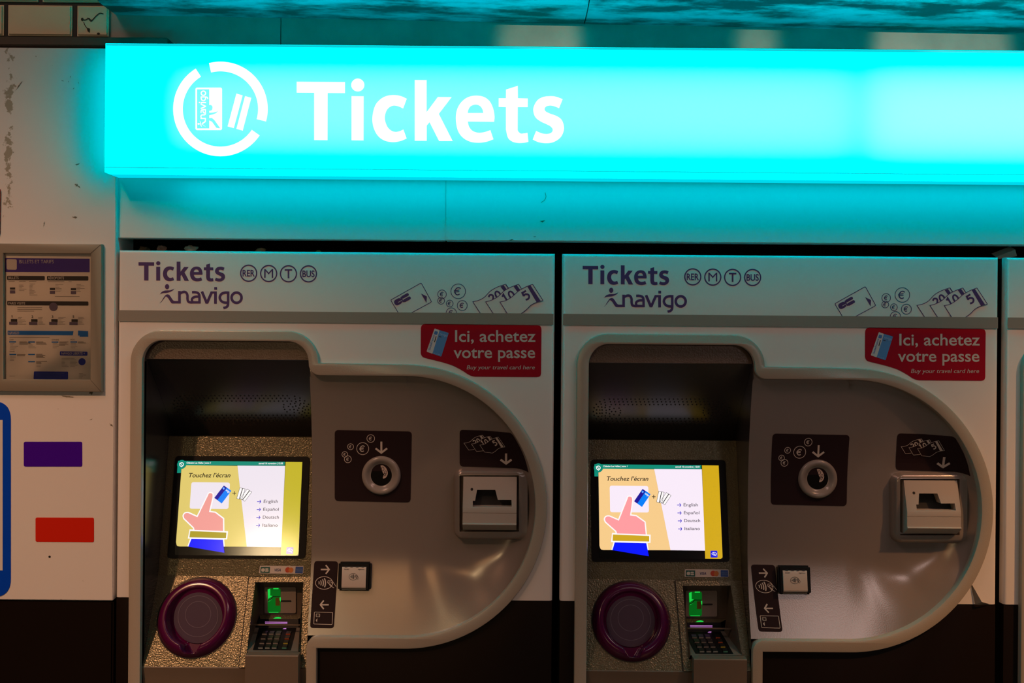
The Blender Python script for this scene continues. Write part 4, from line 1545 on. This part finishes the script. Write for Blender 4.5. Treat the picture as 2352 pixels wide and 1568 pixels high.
    F.build('slot_sticker', mat('slot sticker pink', (0.60, 0.48, 0.42), 0.4), cs, f5, 0.0006)
    F = Flat(cq)
    F.ring(930, 575, 45, 18, 72)
    F.ring(1030, 700, 38, 16, 62)
    F.ring(1005, 770, 34, 14, 52)
    F.build('slot_sticker_print', mat('slot ink', (0.02, 0.015, 0.02), 0.5), cs, f5, 0.0009)
    # banknote label following the cove
    c = crop(1020, 970, 5.225)
    F = Flat(c)
    F.fill(path([(187, 125), (192, 105), (205, 92), (225, 88)], (480, 95), [(780, 122), (800, 130), (825, 150)], [(870, 225), (930, 340), (975, 460), (1012, 600)], [(990, 585), (940, 565), (880, 550), (820, 543)], [(225, 528), (198, 515), (187, 485)]))
    nl = F.build('note_label', LABEL, pay, fnD, 0.0009, 3)
    nt_ = lambda x, y: (1020 + (238 + (x - 1242) * 0.508 + (y - 378) * 0.03) / 5.225, 970 + (246 + (y - 378) * 0.49 + (x - 1242) * 0.055) / 5.225)
    draw_notes(pay, nt_, fnD, PALE, LABEL, 8, 0.0014, 3)
    F = Flat(nt_)
    F.stroke(crom([(1345, 535), (1420, 520), (1480, 505)]), 8)
    F.stroke(crom([(1525, 550), (1600, 535), (1690, 515)]), 8)
    F.stroke(crom([(1722, 545), (1800, 545), (1905, 548)]), 8)
    F.build('banknote_print', PALE, pay, fnD, 0.0026)
    F = Flat(c)
    draw_arrow(F, 744, 510, 140, 26, 90, 66)
    F.build('arrow_print', PALE, pay, fnD, 0.0014)
    build_note_reader(root)
    # contactless label and terminal
    sh = lambda u, v: (u + lean * (v - 1288) / 155.0, v)
    lab = Flat().fill(rquad([sh(722, 1287.5), sh(777, 1288.5), sh(777, 1442.5), sh(722, 1441.5)], 8)).build('contactless_label', LABEL, pay, fnD, 0.0006, 2)
    ct = crop(700, 1280, 9.2235)
    F = Flat(lambda x, y: sh(ct(x, y)[0] + 10 * (ct(x, y)[1] - 1288) / 155.0, ct(x, y)[1]))
    tfc = F.tf
    draw_arrow(F, 540, 250, 198, 30, 0, 92)
    F.build('arrow_print', PALE, pay, fnD, 0.0011)
    F = Flat(tfc)
    draw_arrow(F, 312, 997, 198, 30, 180, 92)
    F.build('arrow_print', PALE, pay, fnD, 0.0011)
    F = Flat(tfc)
    draw_contactless(F, 412, 535, 182, 12)
    F.build('contactless_print', PALE, pay, fnD, 0.0011)
    F = Flat(tfc)
    F.stroke(rquad([(206, 1152), (594, 1160), (580, 1415), (192, 1404)], 14), 11, True)
    F.stroke(rquad([(244, 1188), (322, 1190), (320, 1252), (242, 1250)], 8), 8, True)
    F.stroke([(262, 1195), (260, 1245)], 6)
    F.stroke([(302, 1195), (300, 1245)], 6)
    F.fill([(270, 1282), (264, 1372), (235, 1325)])
    F.build('card_print', PALE, pay, fnD, 0.0011)
    q = fnD(816, 1322, 0)
    tilt = 0.165
    cy_, cz_ = q.y, q.z
    tr_ = lambda x, y, z: Vector((q.x + x, cy_ + y * math.cos(tilt) + z * math.sin(tilt), cz_ + z * math.cos(tilt) - y * math.sin(tilt)))
    bm = bmesh.new()
    box_bm(bm, (-0.0375, -0.016, -0.0325), (0.0375, 0.010, 0.0325))
    bmesh.ops.bevel(bm, geom=[e for e in bm.edges], offset=0.004, segments=3, affect='EDGES')
    for v in bm.verts:
        v.co = tr_(*v.co)
    bmesh.ops.recalc_face_normals(bm, faces=bm.faces)
    tm = mesh_ob('contactless_terminal', bm, BLACKP, root, 40)
    bm = bmesh.new()
    prof = [(0.0, 0.022), (-0.0185, 0.0215), (-0.0195, 0.0205), (-0.0195, -0.0225), (-0.0185, -0.0245), (-0.010, -0.0325), (0.0, -0.0325)]
    a = [bm.verts.new(tr_(-0.0278, y, z)) for y, z in prof]
    b = [bm.verts.new(tr_(0.0278, y, z)) for y, z in prof]
    for i in range(len(prof) - 1):
        bm.faces.new((a[i], a[i + 1], b[i + 1], b[i]))
    bm.faces.new(a)
    bm.faces.new(list(reversed(b)))
    bmesh.ops.recalc_face_normals(bm, faces=bm.faces)
    wh = mesh_ob('terminal_pad', bm, mat('terminal white plastic', (0.66, 0.60, 0.55), 0.25, 0, 0.5), tm, 40)
    ft = lambda x, y, off: tr_((x - 1047) / 9223.5, -0.0195 - off, (400 - y) / 9223.5)
    F = Flat()
    draw_contactless(F, 1035, 402, 92, 6)
    F.text('MONEO', 838, 940, 258, 20, 0.01)
    F.text('ingenico', 1130, 1262, 258, 22, 0.01)
    for x in (840, 960, 1080, 1200):
        F.fill([(x, 186), (x + 62, 186), (x + 58, 208), (x + 4, 208)])
    F.build('terminal_print', mat('terminal ink', (0.03, 0.03, 0.04), 0.4), tm, ft, 0.0006)
    return root


build_machine(X1, 'left ticket machine, its screen glazed by lamp glare, beside the white wall panel', -10, 'yellowish')
build_machine(X2, 'middle ticket machine of the row, orange light on its note reader, screen without glare', 4, 'plain')
build_machine(X3, 'rightmost ticket machine, only a narrow strip of its left side in view', 0, 'plain')
# ================================================================== things on the white cladding
W0 = fn_plane(0)


def W2(pts, y=0.0):
    return [(p.x, p.z) for p in (ray_plane(u, v, y) for u, v in pts)]


def plaque(name, pts, m, label, cat, y0=-0.0008):
    o = slab(name, W2(pts), y0, 0.0002, m)
    return tag(o, label, cat)


plaque('colour_sticker', rquad([(55, 1014), (189, 1014), (189, 1071), (55, 1071)], 4), mat('purple film', (0.055, 0.0, 0.36), 0.5, 0, 0.12), 'purple rectangular sticker on the white wall panel, below the framed notice', 'sticker')
plaque('colour_sticker', rquad([(82, 1188), (216, 1188.5), (216, 1244.5), (82, 1243.5)], 4), mat('vermilion film', (0.62, 0.018, 0.004), 0.5, 0, 0.12), 'bright red rectangular sticker on the white wall panel, above a small screw hole', 'sticker')
# blue bordered notice running out of the picture
nb = slab('blue_notice', W2(rquad([(-420, 920), (25, 921), (25, 1371), (-420, 1370)], 42, 10)), -0.0012, 0.0002, mat('blue film', (0.0, 0.06, 0.62), 0.5, 0, 0.12))
tag(nb, 'blue bordered notice with rounded corners at the left edge of the picture', 'notice')
Flat().fill([(-380, 963), (7, 964), (7, 1309), (-380, 1308)]).build('paper_field', mat('notice white', (0.72, 0.70, 0.66), 0.5), nb, W0, 0.0018)
# red plate whose right edge just enters the picture
rp = slab('red_plate', W2(rquad([(-150, 430), (3, 430), (1, 545), (-150, 545)], 12)), -0.003, 0.0002, mat('red plate', (0.38, 0.035, 0.02), 0.4))
tag(rp, 'sliver of a red plate at the left picture edge, above the framed notice', 'plate')

# ---- framed price notice
pf = empty('notice_frame', (ray_plane(105, 729, 0).x, 0.0, ray_plane(105, 729, 0).z))
tag(pf, 'grey framed price notice on the white wall panel left of the machines', 'framed notice')
FM = mat('grey anodised frame', (0.25, 0.225, 0.18), 0.42, 0.15, 0.5)
fo = W2([(-21, 558.5), (233, 560.5), (233, 900), (-21, 898)], -0.012)
fi = W2([(8, 581.5), (207.5, 583), (207, 871.5), (8, 870.5)], -0.012)
local(holed_slab('frame', fo, fi, -0.0125, -0.0005, FM, None, 0.003, 2), pf)
F = Flat()
for a, b in (((208, 582), (231, 562)), ((208, 872), (231, 898))):
    F.stroke([a, b], 0.8)
local(F.build('mitre_joint', mat('joint dark', (0.04, 0.035, 0.03), 0.5), None, fn_plane(-0.0125), 0.0004), pf)
SHY = -0.004
fsh = fn_plane(SHY)
sheet = slab('notice_sheet', W2([(2, 575), (214, 577), (214, 878), (2, 876)], SHY), SHY, -0.0008, mat('notice paper', (0.72, 0.66, 0.60), 0.55))
local(sheet, pf)
pc = crop(0, 540, 4.126)
PR = lambda n, c: mat('poster ' + n, c, 0.5)
VIO, BLK, NAVY, SKY, DKB, GRY, LIL, WHT = PR('violet', (0.045, 0.012, 0.26)), PR('black', (0.02, 0.015, 0.018)), PR('navy', (0.006, 0.020, 0.36)), PR('sky', (0.003, 0.15, 0.55)), PR('blue', (0.004, 0.035, 0.20)), PR('grey', (0.22, 0.19, 0.17)), PR('lilac', (0.12, 0.09, 0.16)), PR('white', (0.55, 0.50, 0.48))


def sheet_part(name, m, draw, off=0.0003):
    f = Flat(pc)
    draw(f)
    o = f.build(name, m, None, fsh, off)
    o.parent = sheet
    o.matrix_parent_inverse = sheet.matrix_basis.inverted()
    return o


sheet_part('heading_band', VIO, lambda f: f.fill([(45, 217), (850, 222), (850, 350), (46, 348)]))
sheet_part('heading_pictogram', WHT, lambda f: f.fill(rquad([(62, 225), (160, 228), (160, 328), (64, 326)], 16)), 0.0005)


def white_text(f):
    f.text('BILLETS ET TARIFS', 184, 510, 266, 32, -0.005)
    f.text('BILLETS', 80, 178, 416, 24, 0.01)
    f.text('AÉROPORTS', 455, 608, 418, 24, 0.01)
    f.text('PARIS VISITE', 80, 240, 656, 22, 0.01)
    f.text('NAVIGO', 82, 182, 938, 24, 0.012)
    f.text('NAVIGO LIBERTÉ +', 582, 806, 1131, 22, 0.012)


def black_bars(f):
    f.fill(rquad([(67, 384), (425, 386), (425, 427), (68, 425)], 10))
    f.fill(rquad([(445, 386), (838, 388), (838, 430), (446, 428)], 10))
    f.fill(rquad([(68, 623), (838, 628), (838, 667), (70, 664)], 8))
    for x, y in ((95, 495), (473, 499), (672, 501)):
        f.fill([(x, y), (x + 49, y), (x + 49, y + 20), (x, y + 20)])
    for x, y in ((104, 793), (296, 794), (487, 794), (678, 795)):
        f.fill([(x, y), (x + 60, y + 1), (x + 60, y + 27), (x, y + 26)])
    for s, x in (('2', 300), ('3', 491), ('5', 689)):
        f.text(s, x, x + 14, 782, 22, 0.02)
    one(f, 114, 771, 22, 5)


def lilac(f):
    for x, y in ((95, 522), (473, 526), (672, 528)):
        f.fill([(x, y), (x + 49, y), (x + 49, y + 30), (x, y + 30)])
    for x, y in ((88, 821), (276, 822), (467, 822), (659, 823)):
        f.fill([(x, y), (x + 78, y + 1), (x + 78, y + 27), (x, y + 26)])
    f.disc(507, 678, 40)


def greys(f):
    rnd = random.Random(4)
    for x0, x1, y in ((82, 140, 434), (180, 245, 434), (275, 345, 435), (455, 610, 437), (650, 680, 437), (165, 400, 684), (165, 400, 701), (165, 325, 716), (520, 755, 577), (90, 470, 965)):
        f.fill([(x0, y), (x1, y + 1), (x1, y + 5), (x0, y + 4)])
    for bx, by, n in ((180, 470, 5), (278, 460, 9), (525, 465, 6), (725, 465, 6), (172, 776, 6), (362, 776, 6), (552, 776, 6), (742, 776, 6), (95, 1025, 5), (270, 1025, 4), (500, 1025, 4), (670, 1025, 4), (95, 1145, 4), (345, 1230, 2), (585, 1165, 7), (665, 1165, 7), (750, 1310, 4), (90, 1332, 1)):
        for k in range(n):
            w = rnd.randint(26, 78)
            y = by + k * 13
            f.fill([(bx, y), (bx + w, y), (bx + w, y + 3), (bx, y + 3)])
    for bx, by, n in ((185, 1008, 3), (343, 1008, 3), (562, 1008, 4), (740, 1008, 2), (162, 1128, 2), (343, 1125, 4), (343, 1192, 3)):
        for k in range(n):
            w = rnd.randint(45, 110)
            f.fill([(bx, by + 10 * k), (bx + w, by + 10 * k), (bx + w, by + 10 * k + 6), (bx, by + 10 * k + 6)])
    for s, x, y in (('JOUR', 90, 996), ('SEMAINE', 490, 997), ('MOIS', 668, 996), ('ANNEE', 90, 1108)):
        f.text(s, x, x + 10 * len(s), y, 13, 0.0)


def skies(f):
    f.fill([(72, 904), (698, 908), (690, 948), (73, 944)])
    f.fill([(740, 903), (836, 908), (836, 962), (755, 962), (755, 950), (740, 950)])
    for x, y in ((88, 1005), (268, 1006), (490, 1007), (668, 1006), (90, 1124), (268, 1124), (268, 1192)):
        f.fill([(x, y), (x + 64, y), (x + 64, y + 11), (x, y + 11)])


sheet_part('section_bands', BLK, black_bars)
sheet_part('ticket_pictures', LIL, lilac, 0.0005)
sheet_part('fine_print', GRY, greys)
sheet_part('pass_bands', SKY, skies)
sheet_part('navy_panels', NAVY, lambda f: (f.fill(rquad([(568, 1099), (830, 1103), (829, 1142), (567, 1139)], 10)), f.fill(rquad([(322, 1290), (646, 1292), (645, 1366), (318, 1364)], 8)), f.disc(778, 1198, 34)))
sheet_part('lettering', WHT, white_text, 0.0006)
sheet_part('panel_fine_print', PR('pale blue', (0.06, 0.08, 0.30)), lambda f: [f.fill([(342, 1306 + 12 * k), (610 - 30 * (k % 2), 1307 + 12 * k), (610 - 30 * (k % 2), 1310 + 12 * k), (342, 1309 + 12 * k)]) for k in range(4)], 0.0006)


def glass_material():
    m = bpy.data.materials.new('wavy clear plastic')
    m.use_nodes = True
    nt = m.node_tree
    nt.nodes.clear()
    tp = nt.nodes.new('ShaderNodeBsdfTransparent')
    gl = nt.nodes.new('ShaderNodeBsdfGlossy')
    gl.inputs['Roughness'].default_value = 0.06
    fr = nt.nodes.new('ShaderNodeFresnel')
    fr.inputs[0].default_value = 1.45
    mx = nt.nodes.new('ShaderNodeMixShader')
    tc = nt.nodes.new('ShaderNodeTexCoord')
    n = nt.nodes.new('ShaderNodeTexNoise')
    n.inputs['Scale'].default_value = 14
    n.inputs['Detail'].default_value = 0.5
    b = nt.nodes.new('ShaderNodeBump')
    b.inputs['Strength'].default_value = 0.35
    b.inputs['Distance'].default_value = 0.0012
    o = nt.nodes.new('ShaderNodeOutputMaterial')
    L = nt.links.new
    L(tc.outputs['Object'], n.inputs['Vector'])
    L(n.outputs['Fac'], b.inputs['Height'])
    L(b.outputs[0], gl.inputs['Normal'])
    L(b.outputs[0], fr.inputs['Normal'])
    L(fr.outputs[0], mx.inputs[0])
    L(tp.outputs[0], mx.inputs[1])
    L(gl.outputs[0], mx.inputs[2])
    L(mx.outputs[0], o.inputs[0])
    return m


gl = quads('cover_sheet', [[(x, -0.007, z) for x, z in W2([(4, 577), (211, 579), (211, 875), (4, 873)], -0.007)]], glass_material())
if gl.data.polygons[0].normal.y > 0:
    gl.data.flip_normals()
local(gl, pf)

# ================================================================== litter on top of the machines, and the peeling sheet


def crumple(name, u, v, y, sx, sz, seed, colr, label):
    c = ray_plane(u, v, y)
    rnd = random.Random(seed)
    bm = bmesh.new()
    bmesh.ops.create_icosphere(bm, subdivisions=2, radius=1)
    for vtx in bm.verts:
        k = rnd.uniform(0.62, 1.1)
        vtx.co *= k
    zmin = min(vtx.co.z for vtx in bm.verts)
    zmax = max(vtx.co.z for vtx in bm.verts)
    for vtx in bm.verts:
        vtx.co = Vector((c.x + vtx.co.x * sx, y + vtx.co.y * sx * 0.7, ZT + 0.0002 + (vtx.co.z - zmin) / (zmax - zmin) * sz))
    return tag(mesh_ob(name, bm, mat('litter ' + str(seed), colr, 0.7), None, 0), label, 'paper', 'litter on top of the machines')


crumple('crumpled_paper', 440, 563, 0.05, 0.017, 0.018, 3, (0.50, 0.46, 0.40), 'palest crumpled paper scrap in the dark gap above the left machine')
crumple('crumpled_paper', 371, 564, 0.06, 0.014, 0.017, 5, (0.36, 0.20, 0.16), 'reddish crumpled paper beside the palest scrap above the left machine')
crumple('crumpled_paper', 330, 562, 0.08, 0.015, 0.017, 8, (0.16, 0.12, 0.07), 'brown crumpled paper near the left end of the gap above the left machine')
crumple('crumpled_paper', 599, 567, 0.06, 0.015, 0.013, 11, (0.42, 0.25, 0.14), 'orange brown paper scrap above the screen of the left machine, alone in the gap')
crumple('crumpled_paper', 731, 572, 0.05, 0.008, 0.008, 13, (0.30, 0.25, 0.10), 'tiny yellowish paper scrap on top of the left machine, farthest right there')
# folded ticket bridging the second and third machine
c = [ray_plane(u, v, 0.045) for u, v in ((2288, 590), (2332, 573), (2336, 588), (2296, 596))]
bm = bmesh.new()
top = [bm.verts.new(p + Vector((0, 0.0, 0.0))) for p in c]
bot = [bm.verts.new(p + Vector((0, 0.022, 0.010))) for p in c]
for i in range(4):
    j = (i + 1) % 4
    bm.faces.new((top[i], top[j], bot[j], bot[i]))
bm.faces.new(top)
bm.faces.new(list(reversed(bot)))
bmesh.ops.recalc_face_normals(bm, faces=bm.faces)
ft_ = mesh_ob('folded_ticket', bm, mat('ticket paper', (0.50, 0.38, 0.36), 0.6), None, 0)
tag(ft_, 'folded pale ticket lying across the gap between the middle and right machines', 'ticket')
# loose corner of film at the foot of the middle machine
b = [ray_plane(u, v, y) for u, v, y in ((2229, 1336, -0.001), (2255, 1382, -0.013), (2273, 1387, -0.002), (2247, 1389, -0.004), (2240, 1388, -0.001))]
bm = bmesh.new()
g = [bm.verts.new(p) for p in b] + [bm.verts.new(p + Vector((0, 0.0008, 0))) for p in b]
for f in ((0, 1, 4), (1, 2, 3), (1, 3, 4), (5, 9, 6), (6, 8, 7), (6, 9, 8)):
    bm.faces.new([g[i] for i in f])
bmesh.ops.recalc_face_normals(bm, faces=bm.faces)
pe = mesh_ob('peeling_film', bm, mat('film grey', (0.32, 0.27, 0.22), 0.5), None, 0)
tag(pe, 'peeling corner of film sticking out at the bottom right of the middle machine', 'film')
